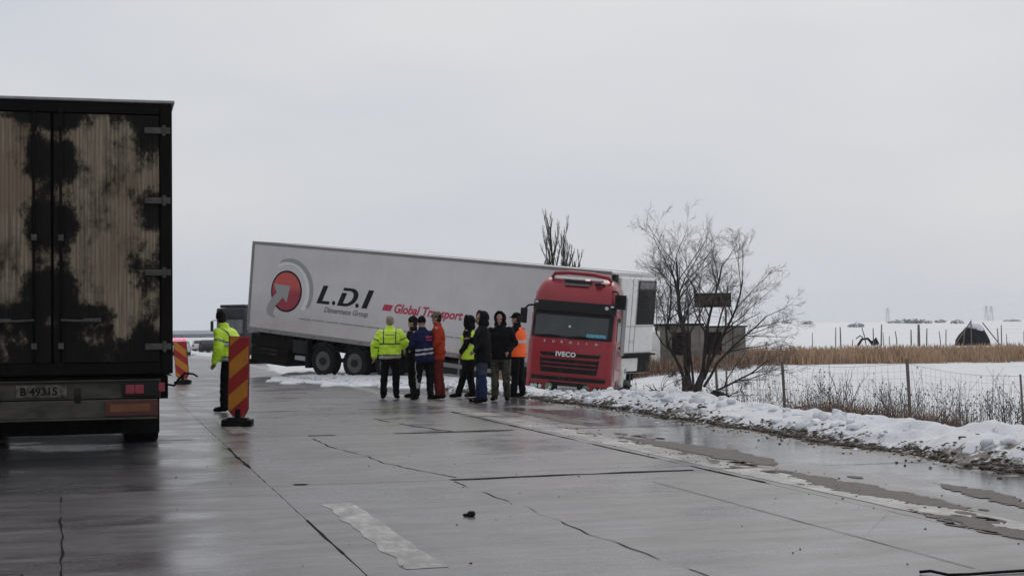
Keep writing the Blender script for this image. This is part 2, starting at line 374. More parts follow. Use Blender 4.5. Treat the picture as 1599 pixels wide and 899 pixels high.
T0 = [(0, 6.75), (14, 6.75), (22, 6.95), (28, 6.85), (31, 6.6), (35.5, 6.1), (38, 5.75), (40, 5.1), (41.8, 4.2), (45, 3.75), (50, 3.9), (58, 4.3), (80, 6.5)]
HC = [(0, .24), (12, .24), (15, .22), (17, .21), (19, .19), (21, .15), (23, .2), (25.5, .23), (27.5, .17), (29.5, .08), (31, .04), (34, .03), (37, .12), (40, .08), (44, .05), (60, .12), (100, .2)]
def fbm(x, y, s, o=4): return noise.fractal(Vector((x * s, y * s, 3.3)), 1.0, 2.0, o)
def terrain(t, s, fine=True):
    wpt = ROAD @ Vector((t, s, 0)); d = wpt.y
    t0 = interp(T0, s) + .22 * noise.noise(Vector((s * .55, 7, 0))) + .1 * noise.noise(Vector((s * 2.1, 3, 0)))
    hc = interp(HC, s)
    z = -.25
    if t < -13: z = -.1 + .12 * sm(-13, -14, t)
    u = t - t0
    if u > 0:
        lump = 1 + .22 * fbm(t, s, .9) + .55 * fbm(t, s, 2.7)
        b = hc * (.55 * sm(0, .4, u) + .45 * sm(.2, 1.0, u)) * lump
        down = sm(max(t0 + 1.2, 7.7), max(t0 + 1.2, 7.7) + 2.1, t)
        z = b * (1 - down) + (-.5 + .06 * fbm(t, s, .5)) * down + .02
        z += (.03 * fbm(t, s, 4, 5) + .018 * abs(fbm(t, s, 8, 2))) * sm(0, .25, u) * (1 - sm(9, 14, t))
        z += (.5 - .22) * sm(13, 22, t) + .24 * sm(30, 56, d) * sm(13, 20, t)
        z += .03 * fbm(t, s, .25)
    rr = math.hypot(wpt.x, wpt.y)
    side = sm(-.25, .12, wpt.x / max(1, abs(d)))
    if d > 90 and t > 8: z += side * (2.9 * sm(110, 900, d) + 1.4 * sm(500, 1300, d)) - (0 if t < 8 else side * 12 * sm(1500, 3000, d))
    z += dip(s) * (1 - sm(8, 20, t - curve(s)) * side)
    return z
def gz(x, y):
    v = ROAD.inverted() @ Vector((x, y, 0)); return terrain(v.x, v.y)

ts = [-3000, -1800, -1000, -500, -250, -120, -60, -30, -18, -14, -13, -12, -8, 0, 3.2]
t = 3.4
while t < 9.6: ts.append(t); t += .075
while t < 20: ts.append(t); t += .35
while t < 3400: ts.append(t); t *= 1.16
ss = [-40, -10, 0, 4]
s_ = 7.5
while s_ < 46: ss.append(s_); s_ += .095
while s_ < 70: ss.append(s_); s_ += .5
while s_ < 3600: ss.append(s_); s_ *= 1.09
g = MB()
g.v = [(a, b, terrain(a, b)) for b in ss for a in ts]
n = len(ts)
g.f = [(j * n + i, j * n + i + 1, (j + 1) * n + i + 1, (j + 1) * n + i) for j in range(len(ss) - 1) for i in range(n - 1)]
g.m = [0] * len(g.f)
ground = g.build('snowy_ground', 'snow', smooth=True, fix=False); ground.matrix_world = ROAD; tag(ground, kind='structure')

# road: base sheet with recessed tarry joints, slabs proud of it
b = MB(); sl = [-8 + 4 * i for i in range(110)]
b.v = [(tt + curve(q), q, dip(q) - .02) for q in sl for tt in (-12, -4, 0, 7.15)]
b.f = [(j * 4 + i, j * 4 + i + 1, (j + 1) * 4 + i + 1, (j + 1) * 4 + i) for j in range(len(sl) - 1) for i in range(3)]; b.m = [0] * len(b.f)
road = b.build('road', 'joint_tar', fix=False); road.matrix_world = ROAD; tag(road, kind='structure')
S0 = 14.5 - 6.5 * 3
cols = [(-12, -8.2), (-8.2, -4.3), (-4.3, -.33), (-.33, 4.08), (4.08, 7.2)]
for i in range(0, 17):
    for ci, (a, c) in enumerate(cols):
        s0, s1 = S0 + 6.5 * i, S0 + 6.5 * (i + 1)
        w = MB(); N = 26 if i < 6 else 4; dz = random.uniform(-.001, .001); gap = .005 + .003 * random.random()
        gap = gap * .5
        def er(k_, base): return base + .008 * noise.noise(Vector((k_ * 3.1, base, ci + .5)))
        ring = []
        for k_ in range(N + 1): ring.append((er(k_, a) + gap, s0 + gap + (s1 - s0 - 2 * gap) * k_ / N))
        for k_ in range(N + 1): ring.append((er(k_ + 50, c) - gap, s1 - gap - (s1 - s0 - 2 * gap) * k_ / N))
        top = [(q[0] + curve(q[1]), q[1] + .014 * noise.noise(Vector((q[0] * 2.2, q[1] * .3, i))), dz + dip(q[1])) for q in ring]
        m_ = len(ring); w.v = top + [(q[0], q[1], q[2] - .035) for q in top]
        L_ = N + 1
        w.f = [(k_, m_ - 1 - k_, m_ - 2 - k_, k_ + 1) for k_ in range(N)] + [(k_, k_ + m_, (k_ + 1) % m_ + m_, (k_ + 1) % m_) for k_ in range(m_)]
        w.m = [0] * len(w.f)
        o = w.build('concrete_slab', 'concrete_pale' if ci in (1, 2) and i % 3 == 1 or (ci == 4 and i % 2) else ('concrete_dark' if (ci * 3 + i * 5) % 7 < 2 else 'concrete'), road)
w = MB(); sl = [S0 + 6.5 * 17 + 6 * i for i in range(60)]
w.v = [(tt + curve(q), q, dip(q)) for q in sl for tt in (-12, -4.3, -.33, 4.08, 7.2)]
w.f = [(j * 5 + i, j * 5 + i + 1, (j + 1) * 5 + i + 1, (j + 1) * 5 + i) for j in range(len(sl) - 1) for i in range(4)]; w.m = [0] * len(w.f)
w.build('far_carriageway', 'concrete', road, fix=False)
# markings, 5 mm over the slabs
def strip(name, t0, t1, s0, s1, matn, z=.0025, wob=.02, step=.25, joints=True):
    w = MB(); q = s0
    cuts = [S0 + 6.5 * i for i in range(18)] if joints else []
    segs = []; st_ = s0
    for cj in cuts:
        if s0 < cj < s1: segs.append((st_, cj - .03)); st_ = cj + .03
    segs.append((st_, s1))
    for (p, e) in segs:
        n_ = max(1, int((e - p) / step)); o = len(w.v)
        for k_ in range(n_ + 1):
            sv = p + (e - p) * k_ / n_
            w.v.append((t0 + curve(sv) + wob * noise.noise(Vector((sv * 3, t0, 1))), sv, z + dip(sv)))
            w.v.append((t1 + curve(sv) + wob * noise.noise(Vector((sv * 3, t1, 5))), sv, z + dip(sv)))
        for k_ in range(n_): w.f.append((o + 2 * k_, o + 2 * k_ + 1, o + 2 * k_ + 3, o + 2 * k_ + 2))
    w.m = [0] * len(w.f)
    return w.build(name, matn, road, fix=False)
for i in range(6):
    strip('lane_marking', -.06, .19, 9.35 + 12.6 * i, 12.9 + 12.6 * i, 'worn_paint', wob=.04, step=.06)
strip('edge_marking', 4.22, 4.64, -4, 110, 'worn_paint')
strip('edge_marking', -8.5, -8.2, -4, 110, 'worn_paint')
# cracks: narrow broken ribbons of wet black filler
def crack(pts, w0, wob=.08, seed=0, z=.0038, mt='joint_tar', breaks=.25):
    w = MB(); N = 0; tot = []
    for (a, b_) in zip(pts, pts[1:]):
        n_ = int(math.hypot(b_[0] - a[0], b_[1] - a[1]) / .05) + 1
        for k_ in range(n_): tot.append((a[0] + (b_[0] - a[0]) * k_ / n_, a[1] + (b_[1] - a[1]) * k_ / n_))
    dx, dy = pts[-1][0] - pts[0][0], pts[-1][1] - pts[0][1]; l = math.hypot(dx, dy); nx, ny = -dy / l, dx / l
    for i_, (x_, y_) in enumerate(tot):
        d_ = wob * (noise.noise(Vector((i_ * .02, seed, 1))) + .35 * noise.noise(Vector((i_ * .12, seed, 4))))
        wd = w0 * max(0.05, 1 + 1.2 * noise.noise(Vector((i_ * .09, seed, 9))) - (breaks if noise.noise(Vector((i_ * .03, seed, 13))) > .1 else 0) * 3)
        w.v += [(x_ + nx * (d_ - wd), y_ + ny * (d_ - wd), z), (x_ + nx * (d_ + wd), y_ + ny * (d_ + wd), z)]
    w.f = [(2 * i_, 2 * i_ + 1, 2 * i_ + 3, 2 * i_ + 2) for i_ in range(len(tot) - 1)]; w.m = [0] * len(w.f)
    return w.build('crack', mt, road, fix=False)
crack([(3.16, 13.6), (3.15, 6)], .004, .03, 2)
crack([(1.4, 14.3), (1.5, 11), (1.56, 7)], .005, .12, 3)
crack([(2.45, 24.6), (2.9, 20.9)], .018, .16, 5)
crack([(.9, 20.5), (1.1, 16.5), (1.5, 14.6)], .008, .12, 6)
crack([(-2.2, 14.3), (-2.0, 7)], .006, .08, 8)
crack([(-.33, 19.3), (-.33, 16.4)], .014, .02, 9)
crack([(-.33, 11.9), (-.33, 8.0)], .008, .012, 10)
crack([(-.1, 14.56), (1.0, 14.5), (2.2, 14.5), (4.0, 14.52)], .05, .09, 11, breaks=.6)
crack([(.9, 21.03), (3.9, 20.98)], .07, .09, 12, breaks=.6)
crack([(4.1, 26), (4.08, 17), (4.1, 13)], .022, .02, 13)
crack([(-3.5, 21.0), (-.6, 21.0)], .02, .03, 14)
crack([(.4, 27.6), (3.8, 27.4)], .03, .05, 15)
crack([(4.3, 14.55), (6.6, 14.4)], .012, .05, 16)
crack([(4.3, 21), (6.6, 20.9)], .02, .05, 17)
crack([(3.0, 9.4), (4.2, 11.0), (4.55, 8)], .006, .06, 18)

def clod(w, c, r_, rd_, mi=0, sx=1.0, flat=.6):
    c = Vector(c); o_ = len(w.v); a = rd_.uniform(0, 3.1); e_ = rd_.uniform(.9, 1.7) * sx
    w.ell((0, 0, 0), (1, 1, 1), 4, mi)
    for q_ in range(o_, len(w.v)):
        v_ = Vector(w.v[q_]) * rd_.uniform(.55, 1.15); v_ = Vector((v_.x * e_, v_.y, v_.z * flat)) * r_
        w.v[q_] = (c.x + v_.x * math.cos(a) - v_.y * math.sin(a), c.y + v_.x * math.sin(a) + v_.y * math.cos(a), c.z + v_.z)
mat('mud_film', (.075, .062, .053), .62, spec=.3, var=.4, scale=7, bump=.5)
def mud_strip(cl, seed):                       # ragged film of mud: (s, t of the left edge, t of the right edge)
    w = MB(); n_ = int((cl[0][0] - cl[-1][0]) / .03)
    for i_ in range(n_ + 1):
        sv = cl[0][0] + (cl[-1][0] - cl[0][0]) * i_ / n_; a = interp([(q[0], q[1]) for q in cl[::-1]], sv); b_ = interp([(q[0], q[2]) for q in cl[::-1]], sv)
        f1 = noise.noise(Vector((sv * 2.2, seed, 0))) * .12 + noise.noise(Vector((sv * 8, seed, 3))) * .06 + noise.noise(Vector((sv * 25, seed, 3))) * .07
        f2 = noise.noise(Vector((sv * 2.5, seed, 5))) * .14 + noise.noise(Vector((sv * 9, seed, 8))) * .07 + noise.noise(Vector((sv * 27, seed, 3))) * .08
        a += f1; b_ = max(a + .004, b_ + f2); m_ = (a + b_) / 2
        w.v += [(a, sv, .0045), (m_, sv, .006), (b_, sv, .0045)]
    w.f = [q for i_ in range(n_) for q in ((3 * i_, 3 * i_ + 1, 3 * i_ + 4, 3 * i_ + 3), (3 * i_ + 1, 3 * i_ + 2, 3 * i_ + 5, 3 * i_ + 4))]; w.m = [0] * len(w.f)
    o = w.build('mud_film', 'mud_film', road, fix=False); o['kind'] = 'stuff'
mud_strip([(19.2, 4.76, 4.8), (18, 4.75, 5.1), (16.5, 4.72, 5.3), (15.3, 4.75, 5.2), (14.6, 4.9, 4.95)], 1)
mud_strip([(14.2, 4.68, 4.7), (13.2, 4.55, 4.85), (12.2, 4.38, 4.88), (11.4, 4.5, 4.82), (10.6, 4.66, 4.7)], 2)
mud_strip([(10.9, 4.25, 4.27), (10.2, 4.2, 4.42), (9.4, 4.1, 4.38), (8.4, 4.1, 4.3)], 3)
mud_strip([(26, 5.2, 5.24), (24.5, 5.1, 5.5), (22.5, 5.05, 5.35), (21.3, 5.1, 5.14)], 4)
mud_strip([(12.6, 5.5, 5.52), (11.8, 5.3, 5.6), (10.8, 5.15, 5.4), (9.8, 5.1, 5.2)], 5)
w = MB(); rnd0 = random.Random(9)
for i in range(240):
    sv = rnd0.uniform(9, 20); tv = 5.0 - (20 - sv) * .06 + rnd0.gauss(0, .2); a_ = rnd0.uniform(.01, .05)
    if noise.noise(Vector((sv * 1.3, tv * 2, 6))) < 0: continue
    pts = [(tv + a_ * (1 + .5 * rnd0.random()) * math.cos(q * .7), sv + a_ * 2.2 * (1 + .6 * rnd0.random()) * math.sin(q * .7), .0048) for q in range(9)]; w.add(pts, [tuple(range(9))])
o = w.build('mud_spots', 'mud_film', road, fix=False); o['kind'] = 'stuff'
# grit, pebbles and crumbs of mud lying on the road
w = MB(); rnd = random.Random(5)
for i in range(520):
    if i < 170: t_, s_ = rnd.uniform(-3, 6.5), rnd.uniform(8, 34); r_ = rnd.uniform(.003, .009)
    elif i < 380: s_ = rnd.uniform(8, 30); t_ = interp(T0, s_) - abs(rnd.gauss(0, .28)) ; r_ = rnd.uniform(.006, .02)
    else: t_, s_ = 4.5 + rnd.gauss(0, .22), rnd.uniform(8, 22); r_ = rnd.uniform(.005, .013)
    clod(w, (t_, s_, r_ * .4), r_, rnd)
gr_ = w.build('road_grit', 'mud', fix=False); gr_.matrix_world = ROAD; tag(gr_, kind='stuff')
# lumps of thrown snow along the bank and around the wheels
w = MB()
for i in range(520):
    s_ = rnd.uniform(9, 46) if i > 250 else rnd.uniform(34, 47)
    t_ = interp(T0, s_) + rnd.gauss(.25, .3) if i % 3 else interp(T0, s_) + rnd.uniform(.2, 1.8)
    r_ = rnd.uniform(.015, .06) * (1.0 if s_ > 30 else .75)
    z_ = max(terrain(t_, s_), 0)
    clod(w, (t_, s_, z_ + r_ * .1), r_, rnd, 1 if (i % 5 < 2 and t_ < interp(T0, s_) + .5) else 0, 1.0, .75)
lm = w.build('snow_clods', ['snow_lump', 'slush'], smooth=True, fix=False); lm.matrix_world = ROAD; tag(lm, kind='stuff')
# bigger soft lumps of ploughed snow sitting along the crest
w = MB()
for i in range(150):
    s_ = rnd.uniform(17, 34) if i % 3 else rnd.uniform(9, 40); t_ = interp(T0, s_) + rnd.uniform(.12, 1.1); r_ = rnd.uniform(.025, .085) * (1 if s_ > 17 else .7); z_ = terrain(t_, s_)
    c = Vector((t_, s_, z_ + r_ * .1)); o = len(w.v); w.ell(c, (r_ * rnd.uniform(.8, 1.5), r_ * rnd.uniform(.8, 1.3), r_ * rnd.uniform(.6, .95)), 6)
    for q in range(o, len(w.v)):
        v = Vector(w.v[q]); n_ = noise.noise(v * 9) + .5 * noise.noise(v * 23); v += (v - c) * 1.0 * n_; w.v[q] = tuple(v)
lm = w.build('snow_chunks', 'snow_lump', smooth=True, fix=False); lm.matrix_world = ROAD; tag(lm, kind='stuff')
# low windrow of snow that the trailer wheels ploughed up: broken patches on the concrete
w = MB()
for i in range(46):
    s_ = rnd.uniform(36.5, 46.5); base = interp(T0, s_) - .15; t_ = base - abs(rnd.gauss(0, .45)); a_, b_ = rnd.uniform(.1, .4), rnd.uniform(.12, .5)
    c = Vector((t_, s_, .0)); o = len(w.v); w.ell(c, (a_, b_, rnd.uniform(.03, .09)), 7)
    for q in range(o, len(w.v)):
        v = Vector(w.v[q]); v += (v - c) * .55 * noise.noise(v * 4.5); w.v[q] = tuple(v)
lm = w.build('snow_patches', 'snow_lump', smooth=True, fix=False); lm.matrix_world = ROAD; tag(lm, kind='stuff')
# dirt crumbs pressed into the foot of the bank
w = MB()
for i in range(6500):
    s_ = rnd.uniform(8.5, 36); w_ = interp(T0, s_) + .22 * noise.noise(Vector((s_ * .55, 7, 0))) + .1 * noise.noise(Vector((s_ * 2.1, 3, 0)))
    hi = i % 5 == 0; t_ = w_ + (rnd.uniform(.1, .65) if hi else rnd.gauss(.06, .09))
    cl = noise.noise(Vector((t_ * 1.9, s_ * 1.6, 2)))
    if cl < (.05 if hi else -.4): continue
    r_ = rnd.uniform(.008, .028) * (1.7 if rnd.random() < .15 else 1)
    clod(w, (t_, s_, max(terrain(t_, s_), 0) - r_ * .15), r_, rnd, 0, 1.5)
dc = w.build('mud_crumbs', 'mud', fix=False); dc.matrix_world = ROAD; tag(dc, kind='stuff')

# ------------------------------------------------------------------ soot-blackened rear doors of the lorry on the left
k = NT('door_dirty'); x, y, z = k.xyz()
streak = k.noise(3.0, 6, .7, (9, 1, .35)); blot = k.noise(1.7, 8, .72, (1.2, 1, .8)); blot2 = k.noise(5.5, 8, .75, (1, 1, .8)); fines = k.noise(14, 5, .7, (6, 1, .25))
c = k.mix(k.ramp(streak, [(.33, 0), (.66, 1)]), (.145, .113, .082), (.335, .28, .205))
c = k.mix(k.math('MULTIPLY', k.ramp(fines, [(.45, 0), (.7, 1)]), .5), c, (.08, .068, .053))
c = k.mix(k.ramp(k.noise(1.2, 5, .6, (1, 1, .7), (2, 0, 5)), [(.5, 0), (.62, .75)]), c, (.2, .15, .105))
ce = k.math('ABSOLUTE', k.math('ADD', x, 1.28))                       # distance from the centre gap
cen = k.math('SUBTRACT', 1, k.rng(ce, .12, .5))
wave = k.math('ADD', .5, k.math('MULTIPLY', .5, k.math('SINE', k.math('MULTIPLY', k.math('ADD', z, .38), 8.9))))
core = k.math('SUBTRACT', 1, k.rng(ce, .14, .3))
cen = k.math('ADD', k.math('MULTIPLY', core, .42), k.math('MULTIPLY', k.math('MULTIPLY', cen, wave), .5))
edge = k.math('MAXIMUM', k.rng(x, -.58, -.26), k.math('SUBTRACT', 1, k.rng(x, -2.5, -2.2)))
bot = k.math('SUBTRACT', 1, k.rng(z, 1.27, 1.5)); topd = k.rng(z, 3.62, 3.85)
hwm = k.math('SUBTRACT', 1, k.rng(k.math('ABSOLUTE', k.math('SUBTRACT', z, 1.6)), .1, .24))
hw = k.math('MULTIPLY', hwm, k.math('SUBTRACT', 1, k.rng(k.math('ABSOLUTE', k.math('SUBTRACT', ce, .36)), .2, .42)))
hng = k.math('MULTIPLY', k.rng(x, -.62, -.28), k.math('SINE', k.math('MULTIPLY', k.math('SUBTRACT', z, 1.08), 7.9)))
tot = k.math('ADD', k.math('ADD', cen, k.math('MULTIPLY', edge, .42)), k.math('ADD', k.math('MULTIPLY', bot, .6), k.math('ADD', k.math('MULTIPLY', topd, .4), k.math('ADD', k.math('MULTIPLY', hw, .55), k.math('MULTIPLY', hng, .24)))))
tot = k.math('ADD', tot, k.math('ADD', k.math('MULTIPLY', k.math('SUBTRACT', blot, .5), 1.7), k.math('MULTIPLY', k.math('SUBTRACT', blot2, .5), 1.5)))
c = k.mix(k.math('MULTIPLY', k.ramp(k.math('ADD', blot, k.math('MULTIPLY', tot, .25)), [(.5, 0), (.68, 1)]), .75), c, (.055, .042, .03))
mask = k.ramp(tot, [(.22, 0), (.36, .55), (.44, .88), (.58, 1)])
c = k.mix(mask, c, (.008, .0072, .0065)); k.out(c, k.math('ADD', .6, k.math('MULTIPLY', blot, .2))); k.p.inputs['Specular IOR Level'].default_value = .15
k.bump(k.math('ADD', mask, streak), .25, .01)
k = NT('trailer_side'); x, y, z = k.xyz()
c = k.mix(k.ramp(k.noise(.7, 6, .6, (1, 1, 1.6)), [(.35, 0), (.7, 1)]), (.62, .6, .605), (.55, .525, .525))
sp = k.math('MULTIPLY', k.math('SUBTRACT', 1, k.rng(z, .0, 1.5)), k.ramp(k.noise(2.2, 8, .7, (.6, 1, .5)), [(.25, .25), (.75, 1)]))
c = k.mix(k.math('MULTIPLY', sp, .6), c, (.34, .28, .24))
c = k.mix(k.math('MULTIPLY', k.ramp(k.noise(6, 5, .7, (2.5, 1, .18)), [(.56, 0), (.72, 1)]), .22), c, (.35, .32, .3))
k.out(c); k.p.inputs['Roughness'].default_value = .5
mat('frame_soot', (.0075, .0068, .006), .75, spec=.08, var=.4, scale=5, dirt=(.022, .018, .014), dirt_amt=.1, dirt_scale=3)
mat('bumper_dirty', (.06, .055, .042), .7, var=.5, scale=3.5, dirt=(.025, .022, .018), dirt_amt=.35, dirt_scale=3, stretch=(1, 1, 2.5), bump=.3)
mat('plate_dirty', (.15, .14, .12), .7, var=.45, scale=16, dirt=(.045, .04, .032), dirt_amt=.5, dirt_scale=14, spec=.1)
mat('hinge_grey', (.07, .066, .06), .6, metal=.2, var=.5, scale=14)
mat('top_edge', (.3, .3, .3), .4, metal=.4, var=.3)

LMW = Matrix.Translation((-3.78, 16.4, 0)) @ Matrix.Rotation(TH, 4, 'Z')
t = thing('lorry', 'dark lorry seen from behind at the left edge with sooty peeling rear doors', 'truck', mw=LMW)
w = MB(); w.box(-2.55, 0, .07, 13.2, 1.0, 4.0); w.build('cargo_box', 'frame_soot', t, bevel=.03)
w = MB(); w.box(-2.58, .03, -.02, 13.25, 4.003, 4.04); w.build('roof_cap', 'top_edge', t, bevel=.012)
w = MB()
w.box(-.13, 0, 0, .066, 1.0, 4.0); w.box(-2.55, -2.42, 0, .066, 1.0, 4.0); w.box(-2.418, -.132, 0, .066, 3.88, 4.0); w.box(-2.418, -.132, 0, .066, 1.0, 1.12)
w.build('door_frame', 'frame_soot', t, bevel=.012)
for sgn in (0, 1):
    x0, x1 = (-1.265, -.14) if sgn == 0 else (-2.41, -1.295)
    w = MB(); w.box(x0, x1, .012, .066, 1.13, 3.87)
    d = w.build('rear_door', 'door_dirty', t, bevel=.01)
    nrib = 26; step = (x1 - x0 - .06) / nrib
    rib = MB(); rib.box(-step * .34, step * .34, -.009, .012, 1.19, 3.81)
    for i in range(nrib):
        rr = MB(); xx = x0 + .03 + step * (i + .5); rr.box(xx - step * .42, xx + step * .42, .0075 + .003 * math.sin(i * 2.3), .0125, 1.17, 3.83)
        rr.build('door_plank', 'door_dirty', d, bevel=.003)
    for bx in ((-1.19,) if sgn == 0 else (-1.47,)):
        w = MB(); w.tube([(bx, -.03, 1.08), (bx, -.03, 3.92)], .015, 8); w.build('locking_bar', 'frame_soot', d, smooth=True)
        for zz in (1.1, 1.32, 2.5, 3.7, 3.9):
            w = MB(); w.box(bx - .03, bx + .03, -.045, -.001, zz - .035, zz + .035); w.build('bar_keeper', 'hinge_grey' if zz in (1.32, 2.5) else 'frame_soot', d, bevel=.008)
    hx = bx; sg = 1 if sgn == 0 else -1
    hz_ = -.09
    w = MB(); w.tube([(hx, -.05, 1.6), (hx + sg * .2, -.055, 1.59), (hx + sg * .4, -.05, 1.6)], .013, 8); w.box(min(hx + sg * .24, hx + sg * .42), max(hx + sg * .24, hx + sg * .42), -.062, -.03, 1.58, 1.62)
    w.build('door_handle', 'hinge_grey', d, smooth=False)
    for zz in (1.3, 2.12, 2.92, 3.7):
        w = MB(); ex = x1 if sgn == 0 else x0
        a, b_ = (ex - .16, ex + .12) if sgn == 0 else (ex - .12, ex + .16)
        w.box(a, b_, -.022, -.001, zz - .035, zz + .035); w.cyl((ex + (.05 if sgn == 0 else -.05), -.02, zz), (0, 0, 1), .022, .12, 10)
        w.build('hinge', 'hinge_grey', d, bevel=.006)
w = MB(); w.box(-2.5, -.05, .1, 12.8, .72, .97); w.build('chassis', 'frame_soot', t)
w = MB(); w.box(-2.5, -.13, .03, .12, .735, .925); w.box(-2.5, -.13, -.02, .12, .926, .94)
w.build('light_bar', 'bumper_dirty', t, bevel=.006)
w = MB(); w.box(-2.42, -.17, -.03, .09, .53, .725); w.box(-2.42, -.17, -.045, .0, .505, .528); w.build('underrun_bumper', 'bumper_dirty', t, bevel=.008)
w = MB(); w.box(-1.66, -1.13, .008, .028, .762, .898); pl = w.build('number_plate', 'plate_dirty', t, bevel=.004)
link_mesh('plate_number', text_mesh('B 49315', .118, 'print_black', 'plate_number', bold=.003), pl, (-1.62, .004, .788), (R(90), 0, 0))
w = MB(); w.box(-.55, -.15, -.02, .029, .755, .915); tl = w.build('tail_light', 'black_plastic', t, bevel=.01)
for q in range(2):
    w = MB(); w.box(-.51 + q * .1, -.415 + q * .1, -.03, -.018, .785, .885); w.build('lens', 'red_lens_lit', tl, bevel=.008)
w = MB(); w.box(-.16, -.09, -.02, .1, .80, .90); w.build('marker_light', 'red_lens_lit', t, bevel=.01)
w = MB(); w.box(-.73, -.165, -.047, -.031, .545, .715); rb = w.build('warning_board', 'red_board', t, bevel=.004)
w = MB(); w.box(-.68, -.25, -.052, -.0475, .59, .675); w.build('reflective_strip', 'amber_board', rb)
for bx in (-1.02, -1.85):
    w = MB(); w.box(bx - .035, bx + .035, -.055, -.032, .7, .86); w.build('bumper_bracket', 'dark_steel', t, bevel=.008)
w = MB(); w.box(-2.3, -2.05, -.01, .028, .8, .88); w.build('bolt_plate', 'bumper_dirty', t, bevel=.005)
for sx in (-2.2, -.24):
    for yy in (3.7, 5.0, 6.3):
        wh = MB(); wh.cyl((sx - .13 if sx < -1 else sx - .02, yy, .52), (1, 0, 0), .52, .44, 28); wq = wh.build('wheel', 'black_rubber', t, bevel=.03)
    w = MB(); w.box(sx - .3, sx + .12, .8, .82, .3, .95); w.build('mud_flap', 'black_rubber', t)
w = MB(); w.box(-2.45, -.1, 2.3, 2.33, .2, .95); w.box(-1.9, -.5, .9, .93, .4, .95); w.build('light_block_sheets', 'black_rubber', t)  # added black sheets that keep light from showing under the lorry
w = MB()
for yy in (3.7, 5.0, 6.3): w.cyl((-1.25, yy, .52), (1, 0, 0), .09, 2.0, 10)
w.box(-2.0, -.5, 2.6, 7.4, .45, .72); w.build('axles_and_light_block', 'black_rubber', t)  # real axles plus an added box blocking light beneath the chassis
w = MB(); w.tube([(-.2, .3, .9), (0.02, .12, .86), (.06, .06, .93), (.13, .02, 1.0), (.22, .01, .99), (.27, .0, .96)], [.012, .012, .014, .014, .012, .01], 8)
w.build('loose_cable', 'black_rubber', t, smooth=True)
w = MB(); w.add([(-.02, .02, 1.1), (0.0, .0, 1.02), (-.04, .0, 1.0), (.0, .0, .97), (-.1, .01, .99), (-.14, .02, 1.0), (-.14, .02, 1.1)], [(0, 1, 2, 3, 4, 5, 6)]); w.build('torn_trim', 'black_rubber', t)

# ------------------------------------------------------------------ jack-knifed refrigerated trailer
HEAD, PIT = R(-34.25), R(5.93)
TMW = Matrix.Translation((-8.69, 48.3, 1.56)) @ Matrix.Rotation(HEAD, 4, 'Z') @ Matrix.Rotation(PIT, 4, 'Y')
TL = 13.6; TH_ = 2.86; TW = 2.55
t = thing('refrigerated_trailer', 'long white refrigerated trailer with red logo, rear raised and nose sunk in the ditch', 'trailer', mw=TMW)
w = MB(); w.box(0, TL, 0, TW, 0, TH_); w.build('trailer_box', 'trailer_side', t, bevel=.025)
w = MB()
w.box(-.02, TL + .02, -.02, .04, TH_ - .075, TH_ + .015); w.box(-.02, TL + .02, TW - .04, TW + .02, TH_ - .075, TH_ + .015)
w.box(-.025, .045, -.022, TW + .022, TH_ - .08, TH_ + .018); w.build('roof_rail', 'trim_grey', t, bevel=.012)
w = MB(); w.box(-.02, TL + .01, -.018, .05, -.05, .09); w.build('floor_rail', 'trim_grey', t, bevel=.012)
w = MB(); w.box(-.03, .07, -.022, .06, .093, TH_ - .085); w.build('corner_post', 'trim_grey', t, bevel=.012)
w = MB()
for a in range(1, 10): w.box(a * 1.36 - .006, a * 1.36 + .006, -.0025, .01, .1, TH_ - .09)
w.build('panel_seam', 'trailer_side', t)
w = MB()
for a in range(12):
    w.box(2.24 + a * .565, 2.24 + a * .565 + .5, -.012, .004, .53 + .0 * a, .555)
w.build('side_marker_line', 'trim_grey', t)
for a in range(7):
    w = MB(); w.box(1.0 + a * 1.9, 1.08 + a * 1.9, -.028, -.019, .0, .035); w.build('marker_lamp', 'amber_board', t)
# side lettering and emblem as thin vinyl on the panel
def plate(name, pts, matn, y, th=.004): 
    w = MB(); w.prism(pts, y - th, y); return w.build(name, matn, t)
def ellpts(cx, cz, rx, rz, n=48, a0=0, a1=360): return [(cx + rx * math.cos(R(a0 + (a1 - a0) * i / n)), cz + rz * math.sin(R(a0 + (a1 - a0) * i / n))) for i in range(n + (0 if a1 - a0 == 360 else 1))]
def crescent(cx, cz, rx, rz, ox, oz, rx2, rz2, a0, a1, n=30):
    return ellpts(cx, cz, rx, rz, n, a0, a1) + ellpts(cx + ox, cz + oz, rx2, rz2, n, a0, a1)[::-1]
em = plate('emblem_disc', ellpts(1.61, 1.36, .67, .67), 'print_black', -.002)
k = NT('emblem_red'); x, y, z = k.xyz()
c = k.mix(k.rng(z, 1.25, 1.6), (.30, .006, .03), (.5, .06, .045)); k.out(c); k.p.inputs['Roughness'].default_value = .35
def sub(name, pts, matn, y, par, th=.003):
    w = MB(); w.prism(pts, y - th, y); return w.build(name, matn, par)
sub('emblem_centre', ellpts(1.61, 1.36, .61, .61), 'emblem_red', -.0065, em)
sub('emblem_gloss', ellpts(1.63, 1.62, .42, .29), 'emblem_gloss' if 'emblem_gloss' in M else 'emblem_red', -.0098, em, .0005)
ar = [(1.08, 1.56), (1.77, 1.545), (1.66, 1.0), (1.48, 1.16), (1.33, 1.0), (1.18, .86), (1.08, .7), (1.08, .6), (1.22, .5), (1.02, .5), (.86, .56), (.8, .7), (.86, .9), (1.0, 1.1), (1.2, 1.28)]
sub('emblem_arrow', ar, 'print_silver', -.011, em, .003)
plate('emblem_halo', crescent(1.72, 1.4, .93, .95, -.06, -.02, .8, .84, -40, 125), 'print_pale', -.002)
plate('emblem_arc', crescent(1.72, 1.42, 1.03, 1.0, -.1, -.045, .99, .93, -30, 112), 'print_silver', -.007)
